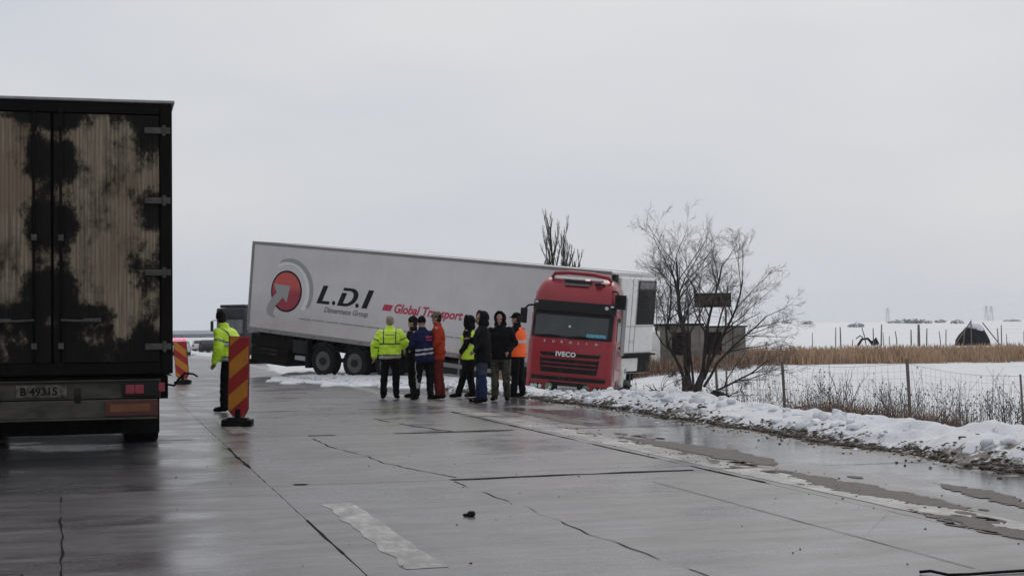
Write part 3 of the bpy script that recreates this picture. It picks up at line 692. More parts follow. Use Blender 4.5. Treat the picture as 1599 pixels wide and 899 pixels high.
def ital(pts, x0, z0, s, h=.58): return [(x0 + p[0] * s + p[1] * h * .44, z0 + p[1] * h) for p in pts]
plate('letter_l', ital([(0, 0), (.52, 0), (.52, .16), (.2, .16), (.2, 1), (0, 1)], 2.92, 1.09, 1), 'print_black', -.002)
plate('letter_i', ital([(0, 0), (.21, 0), (.21, 1), (0, 1)], 4.78, 1.09, 1), 'print_black', -.002)
def dshape():
    o_ = [(.0, 1), (.0, .84)] + [(.3 + .21 * math.cos(R(q)), .5 + .34 * math.sin(R(q))) for q in range(90, -91, -15)]
    o_ += [(.2, .16), (.2, .72), (.0, .72), (.0, 0)] + [(.32 + .38 * math.cos(R(q)), .5 + .5 * math.sin(R(q))) for q in range(-90, 91, 12)]
    return o_
plate('letter_d', ital(dshape(), 3.78, 1.09, 1), 'print_black', -.002)
for dx in (3.64, 4.6): plate('full_stop', ellpts(dx, 1.155, .07, .07, 14), 'print_black', -.002)
link_mesh('small_lettering', text_mesh('Dimermans Group', .235, 'print_grey', 'small_lettering', .35, .007), t, (3.25, -.004, .84), (R(90), 0, 0))
plate('red_flash', [(5.6, 1.1), (5.94, 1.1), (6.03, 1.29), (5.69, 1.29)], 'print_pink', -.002)
link_mesh('slogan_lettering', text_mesh('Global Transport', .385, 'print_pink', 'slogan_lettering', .35, .010), t, (6.04, -.004, 1.07), (R(90), 0, 0), (.955, 1, 1))
# front wall and cooling unit
w = MB(); w.box(TL + .005, TL + .2, .28, 2.32, .60, 2.74); cu = w.build('cooling_unit', 'unit_white', t, bevel=.05)
w = MB(); w.box(TL + .2, TL + .215, 1.25, 2.26, 1.42, 2.66); gq = w.build('cooling_grille', 'black_plastic', cu)
for q in range(16):
    w = MB(); w.box(TL + .215, TL + .228, 1.28, 2.23, 1.45 + q * .058, 1.475 + q * .058); w.build('grille_slat', 'dark_steel', cu)
w = MB(); w.box(TL + .215, TL + .226, 1.3, 2.22, 2.42, 2.63); w.build('grille_hood', 'trim_grey', cu)
w = MB(); w.box(TL + .2, TL + .207, .93, .95, .66, 2.7); w.box(TL + .2, TL + .207, .32, 2.28, 1.36, 1.375); w.box(TL + .2, TL + .207, 1.2, 1.22, .66, 2.7); w.build('unit_seam', 'trim_grey', cu)
w = MB(); w.box(TL + .001, TL + .012, .02, 2.53, .02, .52); w.box(TL, TL + .24, .1, 2.45, .545, .592); w.build('front_wall_lower', 'dark_steel', t)
w = MB(); w.box(TL + .02, TL + .1, .15, 1.7, .08, .46); w.build('air_line_panel', 'unit_white', t, bevel=.02)
w = MB(); w.box(TL + .02, TL + .14, .04, .2, 2.35, 2.8); w.build('corner_bracket', 'black_plastic', t, bevel=.01)
# running gear
w = MB()
for yy in (.55, 1.85): w.box(.15, 12.6, yy, yy + .15, -.42, -.06)
for a in range(0, 12): w.box(.4 + a * 1.05, .48 + a * 1.05, .1, 2.45, -.2, -.06)
w.build('chassis_rail', 'dark_steel', t)
def trwheel(xx, zz, yy, mats=('black_rubber', 'wheel_rim')):
    a = []; prof = [(.30, -.17), (.44, -.18), (.49, -.15), (.5, -.06), (.5, .06), (.49, .15), (.44, .18), (.30, .17)]
    w = MB(); w.loft([[(r_ * math.cos(2 * math.pi * i / 36), y_, r_ * math.sin(2 * math.pi * i / 36)) for i in range(36)] for r_, y_ in prof], caps=True)
    o = w.build('wheel', mats[0], t, smooth=False); o.location = (xx, yy, zz)
    w = MB(); w.loft([[(r_ * math.cos(2 * math.pi * i / 30), y_, r_ * math.sin(2 * math.pi * i / 30)) for i in range(30)] for r_, y_ in [(.30, -.175), (.29, -.16), (.25, -.1), (.17, -.09), (.13, -.16), (.11, -.2), (.04, -.21)]], caps=True)
    rm = w.build('rim', mats[1], o)
    w = MB(); w.cyl((0, -.1, 0), (0, 1, 0), .155, .05, 20); w.cyl((0, -.17, 0), (0, 1, 0), .12, .1, 16); w.tube([(.245 * math.cos(a), -.128, .245 * math.sin(a)) for a in [q * math.pi / 12 for q in range(25)]], .02, 5); w.build('hub', 'black_plastic', o)
    w = MB()
    for q in range(10): w.cyl((.2 * math.cos(q * .628), -.105, .2 * math.sin(q * .628)), (0, 1, 0), .016, .03, 6)
    w.build('wheel_nuts', 'steel', o)
    return o
for q, (xx, zz) in enumerate([(3.37, -.70), (4.67, -.63), (5.97, -.55)]):
    for yy in (.17, TW - .17):
        o = trwheel(xx, zz, yy)
        if yy > 1: o.rotation_euler.z = math.pi
    w = MB(); w.cyl((xx, TW / 2, zz), (0, 1, 0), .07, 2.1, 10); w.build('axle', 'dark_steel', t)
    w = MB(); arc = [(xx + .585 * math.cos(R(a)), zz + .585 * math.sin(R(a))) for a in range(35, 146, 10)]
    w.prism(arc + [(xx + .56 * math.cos(R(a)), zz + .56 * math.sin(R(a))) for a in range(145, 34, -10)], .0, .36); w.build('mudguard', 'black_plastic', t)
w = MB(); w.box(2.62, 2.68, .02, .42, -1.0, -.2); w.build('mud_flap', 'black_rubber', t)
w = MB(); w.box(.12, 1.75, .12, 2.42, -1.06, -.52); w.box(.05, 1.9, .15, 2.4, -.5, -.12); w.build('tail_lift_housing', 'frame_soot', t, bevel=.03)
w = MB(); w.box(.65, 1.35, .08, .118, -.62, -.56); w.box(.62, 1.4, .06, .1, -.75, -.7); w.build('lift_bar', 'dark_steel', t)
w = MB(); w.box(.02, .14, .1, 2.45, -1.15, -.98); w.build('underrun_bar', 'dark_steel', t, bevel=.01)
w = MB(); w.box(1.95, 2.55, .1, .5, -.58, -.15); w.build('tool_locker', 'black_plastic', t, bevel=.02)
w = MB(); w.box(2.05, 2.5, .12, .5, -.8, -.66); w.build('tail_lamp_box', 'print_silver', t, bevel=.02)
w = MB(); w.box(7.2, 9.6, .06, .6, -.56, -.2); w.build('pallet_locker', 'black_plastic', t, bevel=.02)
w = MB()
for zz in (-.3, -.62): w.box(6.9, 10.4, .02, .05, zz - .06, zz + .06)
for xx in (7.0, 8.6, 10.2): w.box(xx, xx + .05, .05, .09, -.7, -.1)
w.build('side_guard', 'trim_grey', t)
for yy in (.35, 2.1):
    w = MB(); w.box(10.7, 10.85, yy, yy + .12, -.85, -.06); w.box(10.62, 10.93, yy - .06, yy + .18, -.9, -.85); w.build('landing_leg', 'dark_steel', t, bevel=.01)

# ------------------------------------------------------------------ red tractor unit, front at local y = 0 facing -y, z = 0 is the bumper's lower edge
CMW = Matrix.Translation((1.40, 38.5, -.21)) @ Matrix.Rotation(R(-10), 4, 'Z') @ Matrix.Rotation(R(5.2), 4, 'Y') @ Matrix.Diagonal((.92, 1, 1, 1))
t = thing('tractor_unit', 'red truck cab leaning in the roadside ditch behind the snow bank', 'truck', mw=CMW)
FY = [(-.05, .16), (0, .06), (.1, .0), (.5, -.02), (1.0, .0), (1.36, .03), (1.4, .06), (2.05, .24), (2.1, .22), (2.38, .27), (2.6, .36), (2.8, .52), (2.93, .72), (3.0, .95), (3.04, 1.25)]
HW = [(-.05, 1.2), (.1, 1.235), (1.0, 1.24), (2.05, 1.225), (2.38, 1.2), (2.6, 1.17), (2.8, 1.1), (2.93, 1.02), (3.0, .94), (3.04, .85)]
def fy(x_, z_):
    hw = interp(HW, z_); a = abs(x_); y_ = interp(FY, z_) + .05 * (a / 1.25) ** 2; c_ = .2
    if a > hw - c_: y_ += c_ - math.sqrt(max(0, c_ * c_ - (a - hw + c_) ** 2))
    return y_
def shell(zs):
    rings = []
    for z_ in zs:
        hw = interp(HW, z_); xs = [-hw + .2 * (1 - math.cos(R(90) * i / 6)) for i in range(7)]
        xs = xs + [-hw + .2 + (2 * hw - .4) * i / 8 for i in range(1, 8)] + [-q for q in xs[::-1]]
        rings.append([(x_, fy(x_, z_), z_) for x_ in xs] + [(hw, 1.2, z_), (hw, 2.2, z_), (-hw, 2.2, z_), (-hw, 1.2, z_)])
    return rings
def patch(name, x0, x1, z0, z1, off, matn, par=None, th=.03, nx=12, nz=4, slant=0.0, bevel=0):
    w = MB(); vs = []
    for lay in (-off, -off + th):
        for j in range(nz + 1):
            z_ = z0 + (z1 - z0) * j / nz
            for i in range(nx + 1):
                ins = slant * (1 - j / nz); x_ = x0 + ins + (x1 - x0 - 2 * ins) * i / nx; vs.append((x_, fy(x_, z_) + lay, z_))
    n1 = (nx + 1) * (nz + 1); fs = []
    for j in range(nz):
        for i in range(nx):
            a = j * (nx + 1) + i; fs += [(a, a + 1, a + nx + 2, a + nx + 1), (a + n1, a + nx + 1 + n1, a + nx + 2 + n1, a + 1 + n1)]
    def side(ids):
        for p, q in zip(ids, ids[1:]): fs.append((p, q, q + n1, p + n1))
    side(list(range(nx + 1))); side([nz * (nx + 1) + i for i in range(nx + 1)]); side([j * (nx + 1) for j in range(nz + 1)]); side([j * (nx + 1) + nx for j in range(nz + 1)])
    w.add(vs, fs); return w.build(name, matn, par or t, bevel=bevel)
w = MB(); w.loft(shell([-.05, 0, .1, .3, .5, .75, 1.0, 1.2, 1.36])); w.build('cab_front', 'cab_red', t, smooth=False, bevel=.008)
w = MB(); w.loft(shell([1.362, 1.4, 1.55, 1.8, 2.05, 2.1])); w.build('cab_pillars', 'cab_red', t)
w = MB(); w.loft(shell([2.102, 2.2, 2.38, 2.5, 2.6, 2.7, 2.8, 2.87, 2.93, 2.97, 3.0, 3.02, 3.04]), caps=True); o = w.build('roof_fairing', 'cab_red', t, smooth=True)
ws = patch('windscreen_surround', -1.17, 1.15, 1.40, 2.08, .012, 'black_plastic', nx=20)
wg = patch('windscreen', -1.08, 1.02, 1.46, 2.05, .022, 'screen_glass', nx=20, nz=6)
patch('sticker', .42, .98, 1.475, 1.56, .032, 'sticker_blue', wg, .008)
w = MB(); w.ell((-.08, fy(-.08, 1.72) - .03, 1.72), (.035, .01, .035), 6); w.build('windscreen_badge', 'print_pale', wg)
for a_, b_ in ((-.95, -.35), (-.1, .5)):
    w = MB(); w.tube([(a_, fy(a_, 1.44) - .05, 1.44), ((a_ + b_) / 2, fy(0, 1.47) - .05, 1.475), (b_, fy(b_, 1.45) - .05, 1.46)], .014, 6); w.build('wiper', 'black_plastic', t)
vs_ = patch('sun_visor', -1.2, 1.2, 2.09, 2.37, .1, 'black_plastic', th=.1, nx=20, bevel=.01)
for xx in (-1.1, .93, 1.08):
    w = MB(); w.ell((xx, fy(xx, 2.3) - .11, 2.31 if abs(xx) > 1 else 2.26), (.055, .02, .028 if abs(xx) > 1 else .05), 6); w.build('visor_lamp', 'lens_white', vs_)
# roof: light bar, glass hatch and fresh snow lying on the slope
w = MB(); w.tube([(-.8, .78, 2.98), (-.72, .75, 3.1), (-.3, .72, 3.14), (.4, .72, 3.13), (.85, .76, 3.07), (.95, .8, 2.96)], [.045, .055, .055, .055, .055, .045], 10); w.build('roof_bar', 'cab_red', t, smooth=True)
w = MB(); w.add([(-.36, fy(0, 2.78) - .03, 2.8), (.32, fy(0, 2.78) - .03, 2.8), (.4, fy(0, 2.93) - .03, 2.95), (-.42, fy(0, 2.93) - .03, 2.95), (-.36, fy(0, 2.78) + .03, 2.78), (.32, fy(0, 2.78) + .03, 2.78), (.4, fy(0, 2.93) + .04, 2.93), (-.42, fy(0, 2.93) + .04, 2.93)], [(0, 1, 2, 3), (4, 7, 6, 5), (0, 4, 5, 1), (1, 5, 6, 2), (2, 6, 7, 3), (3, 7, 4, 0)]); w.build('roof_hatch', 'glass_dark', t)
w = MB()
for a_, b_, c_ in ((-.55, .4, .1), (-.1, .4, .09), (.5, .3, .1)): w.ell((a_, .88, 2.975), (b_ * .7, .15, .05), 7)
sn = w.build('roof_snow', 'snow_lump', t, smooth=True)
w = MB(); w.tube([(.5, .62, 2.86), (.62, .55, 2.9), (.78, .58, 2.86)], .03, 8); w.ell((.62, .5, 2.88), (.1, .08, .04), 6); w.build('roof_horn', 'black_plastic', t, smooth=True)
# nose: lettering, grille, bumper
for i, ch in enumerate('EUROLIN'):
    xx = -.78 + i * .245
    link_mesh('nose_letter', text_mesh(ch, .085, 'lens_white', 'nose_letter', bold=.003, extrude=.006), t, (xx, fy(xx, 1.3) - .012, 1.275), (R(90), 0, 0), (1.15, 1, 1))
pg = patch('grille_upper', -.88, .9, .93, 1.02, .012, 'black_plastic', slant=.08)
gl = patch('grille_lower', -.85, .85, .5, .88, .012, 'black_plastic', slant=.05)
for z_ in (.86, .74, .63):
    patch('grille_bar', -.78, .78, z_, z_ + .03, .03, 'cab_red_dull', gl, .015, nx=8, nz=1)
for z_ in (.70, .79, .57, .53):
    patch('grille_slat', -.55, .6, z_, z_ + .022, .022, 'dark_steel', gl, .01, nx=8, nz=1)
me = text_mesh('IVECO', .165, 'chrome', 'brand_lettering', bold=.008, extrude=.012, spacing=1.12)
link_mesh('brand_lettering', me, t, (-.40, fy(0, .95) - .045, .935), (R(90), 0, 0), (1.12, 1, 1))
patch('bumper_gap', -1.2, 1.2, .30, .43, .008, 'black_plastic', nx=16)
patch('bumper_lip', -1.21, 1.21, .40, .425, .03, 'cab_red_dull', nx=16, nz=1)
patch('lower_intake', -.56, .56, .02, .26, .012, 'black_plastic', slant=.06)
np_ = patch('number_plate', -.28, .28, .03, .16, .03, 'plate_white', th=.015)
w = MB()
for a_, b_ in ((-.13, -.07), (-.03, .02), (.06, .1), (.17, .2)): w.box(a_, b_, fy(0, .1) - .037, fy(0, .1) - .031, .065, .125)
w.build('plate_characters', 'print_grey', np_)
for sx in (-1, 1):
    hl = patch('headlight', min(sx * .72, sx * 1.1), max(sx * .72, sx * 1.1), .03, .19, .012, 'black_plastic')
    for xx in (.79, .92, 1.02):
        w = MB(); w.ell((sx * xx, fy(xx, .11) - .018, .11), (.055, .02, .06), 7); w.build('lamp', 'lens_white', hl, smooth=True)
    w = MB(); w.cyl((sx * .53, fy(.53, .12) - .03, .12), (0, 1, 0), .1, .06, 20); fl = w.build('fog_lamp', 'lens_green', t, bevel=.01)
    w = MB(); w.ell((sx * .53 + .03, fy(.53, .12) - .062, .1), (.045, .01, .045), 6); w.build('fog_lens', 'lens_white' if sx < 0 else 'black_plastic', fl)
# side: door, window, handle, steps, wheel arch
for sx in (-1, 1):
    X = 1.238 * sx
    w = MB(); w.box(min(X, X + .012 * sx), max(X, X + .012 * sx), .42, 1.5, .35, 1.36); d = w.build('cab_door', 'cab_red', t, bevel=.005)
    w = MB(); w.box(min(X, X + .01 * sx), max(X, X + .01 * sx), .5, 1.4, 1.4, 2.02); w.build('side_window', 'glass_dark', d)
    w = MB(); w.box(min(X, X + .05 * sx), max(X, X + .05 * sx), 1.2, 1.42, 1.2, 1.26); w.build('door_handle', 'black_plastic', d, bevel=.01)
    w = MB(); w.box(min(X, X + .02 * sx), max(X, X + .02 * sx), .3, .42, .5, 1.3); w.build('side_deflector', 'trim_grey', t, bevel=.01)
    w = MB(); w.box(min(X, X + .03 * sx) - .1, max(X, X + .03 * sx), 1.55, 2.5, 1.0, 2.6); w.build('side_fairing', 'trim_grey' if sx > 0 else 'cab_red', t, bevel=.03)
    w = MB(); pr = [(.31, -.16), (.49, -.17), (.52, -.1), (.52, .1), (.49, .17), (.31, .16)]
    w.loft([[(y_, r_ * math.cos(2 * math.pi * i / 32), r_ * math.sin(2 * math.pi * i / 32)) for i in range(32)] for r_, y_ in pr]); wl = w.build('wheel', 'black_rubber', t); wl.location = (sx * 1.06, 1.25, .12)
    w = MB(); w.cyl((sx * .14, 0, 0), (1, 0, 0), .27, .1, 20); w.build('rim', 'wheel_rim', wl)
# mirrors on their brackets
w = MB(); w.tube([(1.0, .55, 2.72), (1.15, .4, 2.72), (1.24, .3, 2.62)], .025, 8)
w.box(1.14, 1.46, .2, .3, 2.26, 2.64); mr = w.build('mirror', 'black_plastic', t, bevel=.04)
w = MB(); w.box(1.19, 1.41, .19, .199, 2.32, 2.58); w.build('mirror_back', 'dark_steel', mr, bevel=.01)
w = MB(); w.tube([(-1.18, .3, 2.22), (-1.32, .2, 2.2), (-1.42, .14, 2.1), (-1.42, .14, 1.95)], .03, 8); w.box(-1.52, -1.34, .06, .2, 1.72, 2.12); mr = w.build('mirror', 'black_plastic', t, bevel=.04)
# chassis behind the cab
w = MB()
for xx in (-.42, .34): w.box(xx, xx + .08, 1.2, 5.9, .2, .45)
w.build('chassis_rail', 'dark_steel', t)
w = MB(); w.box(.75, 1.3, 2.35, 3.35, .1, .72); ft = w.build('fuel_tank', 'unit_white', t, bevel=.08)
w = MB(); w.box(1.3, 1.312, 2.7, 3.1, .5, .64); w.build('tank_badge', 'trim_grey', ft)
w = MB(); w.box(-1.3, -.75, 2.35, 3.35, .05, .66); w.build('battery_box', 'black_plastic', t, bevel=.05)
for sx in (-1, 1):
    w = MB(); w.cyl((sx * 1.0, 4.9, .12), (1, 0, 0), .51, .5, 28); w.build('wheel', 'black_rubber', t, bevel=.03)
    w = MB(); arc = [(4.9 + .64 * math.cos(R(a)), .12 + .62 * math.sin(R(a))) for a in range(10, 171, 12)]
    ring = [[(x_, q[0], q[1]) for q in arc] + [(x_, 4.9 + (q[0] - 4.9) * .94, .12 + (q[1] - .12) * .94) for q in arc[::-1]] for x_ in (sx * .72, sx * 1.3)]
    w.loft(ring); w.build('mudguard', 'black_plastic', t)
w = MB(); w.box(1.0, 1.55, 2.2, 3.6, .02, .08); w.tube([(1.1, 2.3, .12), (1.2, 2.5, .22), (1.32, 2.9, .26), (1.4, 3.3, .16), (1.5, 3.55, .1)], [.05, .08, .09, .08, .04], 8); w.build('broken_side_skirt', 'black_plastic', t)
w = MB(); w.box(-.5, .5, 4.2, 5.3, .46, .58); w.cyl((0, 4.7, .62), (0, 0, 1), .42, .1, 24); w.build('coupling_plate', 'dark_steel', t, bevel=.01)

# ------------------------------------------------------------------ striped traffic barriers
def barrier(label, loc, rotz, pw, ph, flip, tilt=0, bw=.46):
    b_ = thing('traffic_barrier', label, 'traffic barrier', loc, (0, R(tilt), rotz), 'striped traffic barriers standing on the lane line')
    zb = .14; out_ = [(-pw / 2, zb + .12), (-pw * .22, zb), (pw * .3, zb), (pw / 2, zb + .12), (pw / 2, zb + ph), (-pw / 2, zb + ph)]
    w = MB(); w.prism(out_, -.015, .02); p = w.build('panel', 'barrier_red', b_, bevel=.006)
    w = MB(); w.prism([(a * 1.06, zb + (c - zb) * 1.004 + (.0 if c > zb + .2 else -.006)) for a, c in out_], .0205, .03); w.build('panel_back', 'black_plastic', b_)
    per = ph / 2.42; sl_ = .62 * pw * 1.35
    for i in range(-1, 4):
        z0 = zb + ph - .245 - i * per if not flip else zb + ph - .1 - i * per
        lo, hi = z0 - per * .52, z0; poly = []
        L0, L1, R0, R1 = (lo - sl_ / 2 - .02, hi - sl_ / 2 - .02, lo + sl_ / 2 - .02, hi + sl_ / 2 - .02) if not flip else (lo + sl_ / 2, hi + sl_ / 2, lo - sl_ / 2, hi - sl_ / 2)
        pts = [(-pw / 2 + .012, L0), (pw / 2 - .012, R0), (pw / 2 - .012, R1), (-pw / 2 + .012, L1)]
        # clip to the board
        def clip(ps, inside, cut):
            o2 = []
            for a, c in zip(ps, ps[1:] + ps[:1]):
                ia, ic = inside(a), inside(c)
                if ia: o2.append(a)
                if ia != ic: o2.append(cut(a, c))
            return o2
        def half(nx_, nz_, dd):
            return (lambda q: q[0] * nx_ + q[1] * nz_ <= dd), (lambda a, c: (lambda u: (a[0] + (c[0] - a[0]) * u, a[1] + (c[1] - a[1]) * u))((dd - a[0] * nx_ - a[1] * nz_) / ((c[0] - a[0]) * nx_ + (c[1] - a[1]) * nz_)))
        for h_ in ((0, 1, zb + ph - .012), (0, -1, -zb - .012), (-.12, -.28 * pw, -(zb + .02) * .28 * pw - (-pw * .22) * .12 * 1.0), (.12, -.2 * pw, -(zb + .02) * .2 * pw + pw * .3 * .12)):
            if len(pts) > 2: pts = clip(pts, *half(*h_))
        if len(pts) > 2:
            w = MB(); w.prism(pts, -.0175, -.0155); w.build('stripe', 'barrier_yellow', p)
    w = MB(); w.box(-bw / 2, bw / 2, -.2, .2, 0, .1); w.box(-bw * .35, bw * .35, -.14, .14, .1, .125); w.build('foot', 'black_rubber', b_, bevel=.03)
    w = MB(); w.box(-.04, .04, -.03, .05, .1, .26); w.build('socket', 'black_rubber', b_, bevel=.008)
    return b_
barrier('red and yellow striped barrier in front of the officer on the left', (-4.28, 22.9, 0), R(4), .31, 1.24, False, 1.5)
barrier('smaller leaning striped barrier beside the rear corner of the dark lorry', (-9.33, 41.7, 0), R(6), .35, 1.06, True, -4, .45)

# ------------------------------------------------------------------ people (body frame: +y is where they face, +x their right)
def capsule(w, p0, p1, r0, r1, n=12, flat=1.0):
    p0, p1 = Vector(p0), Vector(p1); d = (p1 - p0); l = d.length; d.normalize(); pts = []; rs = []
    for a in (80, 55, 28): pts.append(p0 - d * r0 * math.sin(R(a))); rs.append(r0 * math.cos(R(a)))
    for q in (0, .33, .66, 1): pts.append(p0 + d * l * q); rs.append(r0 + (r1 - r0) * q)
    for a in (28, 55, 80): pts.append(p1 + d * r1 * math.sin(R(a))); rs.append(r1 * math.cos(R(a)))
    w.tube(pts, rs, n, flat=flat)
def bodyloft(w, rings, n=20):
    w.loft([[(cx + rx * math.copysign(abs(math.cos(a)) ** .85, math.cos(a)), cy + ry * math.sin(a), z_) for a in [2 * math.pi * i / n for i in range(n)]] for z_, rx, ry, cx, cy in rings])
def fuse(w, voxel, smooth_it=3):
    me = bpy.data.meshes.new('tmp'); me.from_pydata(w.v, [], w.f); me.update()
    bm = bmesh.new(); bm.from_mesh(me); bmesh.ops.recalc_face_normals(bm, faces=bm.faces); bm.to_mesh(me); bm.free()
    o = bpy.data.objects.new('tmp', me); COL.objects.link(o)
    m_ = o.modifiers.new('r', 'REMESH'); m_.mode = 'VOXEL'; m_.voxel_size = voxel; m_.use_smooth_shade = True
    s_ = o.modifiers.new('s', 'SMOOTH'); s_.iterations = smooth_it; s_.factor = .5
    dg = bpy.context.evaluated_depsgraph_get(); dg.update()
    res = bpy.data.meshes.new_from_object(o.evaluated_get(dg)); bpy.data.objects.remove(o); return res
def finish(me, name, par, mats, fn=None, wrinkle=0.0, seed=0, bend=None, extra=None):
    for v in me.vertices:
        c = v.co
        if wrinkle:
            q = Vector((c.x * 7 + seed, c.y * 7, c.z * 11)); n_ = noise.noise(q) + .5 * noise.noise(q * 2.3)
            v.co = c + v.normal * wrinkle * n_
    me.materials.clear()
    for q in mats: me.materials.append(M[q])
    if fn:
        for p in me.polygons: p.material_index = fn(p.center, p.normal)
    for v in me.vertices:
        if bend: v.co = bend(v.co)
    me.update(); me.name = name
    o = bpy.data.objects.new(name, me); COL.objects.link(o); o.parent = par; return o
def hand(w, wrist, d, side, curl=.5, s=1.0):
    d = Vector(d).normalized(); a = d.cross(Vector((0, 1, 0)) if abs(d.y) < .8 else Vector((0, 0, 1))).normalized(); b_ = a.cross(d).normalized()
    wv = Vector(wrist); capsule(w, wv, wv + d * .085, .03, .036, 10, flat=.6)
    for i in range(4):
        base = wv + d * .09 + b_ * (-.028 + .019 * i); l = (.07, .08, .075, .058)[i] * s
        k1 = base + d * l * .5 + a * side * l * curl * .25; k2 = k1 + d * l * .32 + a * side * l * curl * .6
        w.tube([base - d * .02, base, k1, k2], [.0095, .0095, .0085, .006], 6)
    tb = wv + d * .03 + b_ * -.03; w.tube([tb, tb + d * .035 - b_ * .02 + a * side * .01, tb + d * .07 - b_ * .022 + a * side * .028], [.012, .011, .007], 6)

def person(label, px, py, face, H=1.78, jacket='cloth_black', jacket_fn=None, jmats=None, trousers=('cloth_black',), trouser_fn=None, legs=None, arms=None,
           hem=.80, bulk=0.0, lean=0.0, headoff=(0, 0), headturn=0, hat=None, hair=None, hood=None, shoe='cloth_black', seed=1, vest=None, scale_w=1.0, group='people standing on the road by the trailer', collar=True):
    r_ = thing('person', label, 'person', (px, py, .004), (0, 0, R(face)), group)
    r_.scale = (H / 1.8 * scale_w,) * 2 + (H / 1.8,)
    lg = legs or [((-.10, 0, .93), (-.115, .02, .5), (-.12, -.02, .09)), ((.10, 0, .93), (.115, .02, .5), (.12, -.02, .09))]
    am = arms or [((-.19, 0, 1.45), (-.25, -.03, 1.17), (-.26, .05, .93)), ((.19, 0, 1.45), (.25, -.03, 1.17), (.26, .05, .93))]
    def bend(c):
        u = max(0, c.z - .95); k_ = min(u, .55); return Vector((c.x, c.y + lean * k_ * k_ * 1.6 + lean * .5 * (u - k_), c.z - abs(lean) * .12 * u))
    hx, hy = headoff; hc = Vector((hx, .02 + hy, 1.662))
    # body: one continuous skin
    w = MB()
    bodyloft(w, [(.88, .15, .1, 0, 0), (1.02, .15, .1, 0, 0), (1.2, .155, .105, 0, 0), (1.35, .17, .11, 0, 0), (1.45, .15, .09, 0, 0), (1.5, .07, .06, hx * .3, 0)])
    w.tube([(0, -.01, 1.44), (hx * .5, hy * .4, 1.53), tuple(hc + Vector((0, -.02, -.05)))], [.065, .055, .055], 14)
    for a, b_, c in lg: capsule(w, a, b_, .085, .055); capsule(w, b_, c, .055, .04); capsule(w, c, (c[0], c[1] + .12, c[2] - .04), .035, .03)
    for a, b_, c in am: capsule(w, a, b_, .05, .04); capsule(w, b_, c, .04, .028)
    HT = Matrix.Translation(hc) @ Matrix.Rotation(R(headturn), 4, 'Z')
    hd = MB(); hd.ell((0, -.005, .03), (.077, .097, .098), 14); hd.ell((0, .03, -.045), (.056, .062, .075), 12); hd.ell((0, .094, -.012), (.013, .02, .026), 8, rot=(.3, 0, 0))
    hd.ell((0, .085, -.062), (.026, .013, .012), 6); hd.ell((0, .07, -.1), (.03, .025, .02), 8); hd.ell((0, .08, .025), (.05, .014, .012), 8)
    for sx in (-1, 1): hd.ell((sx * .077, -.005, -.01), (.012, .024, .034), 8)
    w.v += [tuple(HT @ Vector(q)) for q in hd.v]; o0 = len(w.v) - len(hd.v); w.f += [tuple(i + o0 for i in f) for f in hd.f]; w.m += hd.m
    me = fuse(w, .0125, 1)
    hw = MB()
    for i, (a, b_, c) in enumerate(am): hand(hw, c, Vector(c) - Vector(b_), 1 if i else -1, .6)
    bm = bmesh.new(); bm.from_mesh(me); tmp = hw.mesh('tmp', 'skin', True); bm.from_mesh(tmp); bm.to_mesh(me); bm.free()
    me.polygons.foreach_set('use_smooth', [True] * len(me.polygons))
    inv = HT.inverted()
    def facef(c, n_):
        q = inv @ c
        if q.y > .06 and abs(q.z - .004) < .009 and .018 < abs(q.x) < .045: return 1
        if q.y > .07 and abs(q.z + .062) < .006 and abs(q.x) < .026: return 1
        return 0
    finish(me, 'body', r_, ['skin', 'skin_dark'], facef, bend=bend)
    # trousers
    w = MB(); bodyloft(w, [(.8, .17, .125, 0, 0), (.9, .185, .135, 0, -.005), (1.0, .172, .125, 0, 0), (1.05, .16, .11, 0, 0)])
    for a, b_, c in lg:
        capsule(w, (a[0] * .95, a[1], a[2] - .04), b_, .108, .084); capsule(w, b_, (c[0], c[1], c[2] + .03), .084, .074)
    finish(fuse(w, .016, 2), 'trousers', r_, list(trousers), trouser_fn, .017, seed, bend)
    # shoes
    for a, b_, c in lg:
        w = MB(); f_ = (Vector((c[0], c[1], 0)) - Vector((0, 0, 0))) * 0 + Vector((math.copysign(.03, c[0]), .17, 0))
        w.tube([(c[0], c[1] - .07, .05), (c[0], c[1] - .05, .06), (c[0], c[1], .07), (c[0] + f_.x * .5, c[1] + .09, .052), (c[0] + f_.x, c[1] + .17, .042), (c[0] + f_.x, c[1] + .205, .035)], [.03, .05, .056, .05, .042, .02], 12)
        w.tube([(c[0], c[1] - .01, .05), (c[0], c[1] - .01, .17)], [.056, .055], 12)
        o_ = finish(fuse(w, .014, 1), 'shoe', r_, [shoe])
        for v in o_.data.vertices: v.co.z = max(v.co.z, 0.0)
    # jacket
    B_ = bulk; w = MB()
    bodyloft(w, [(hem, .185 + B_, .135 + B_, 0, -.01), (hem + .08, .19 + B_, .14 + B_, 0, -.01), (1.05, .175 + B_, .13 + B_, 0, 0), (1.2, .185 + B_, .135 + B_, 0, 0), (1.34, .20 + B_, .14 + B_ * .8, 0, 0), (1.44, .185 + B_ * .5, .12 + B_ * .5, 0, -.005), (1.5, .12, .085, hx * .3, 0), (1.555, .082, .08, hx * .5, .0 + hy * .5), (1.585, .074, .074, hx * .5, .0 + hy * .6)])
    sl = MB()
    for a, b_, c in am:
        a2 = (a[0] * .9, a[1], a[2] - .03)
        capsule(w, a2, b_, .075 + B_ * .5, .062 + B_ * .5); capsule(w, b_, c, .062 + B_ * .5, .05 + B_ * .35)
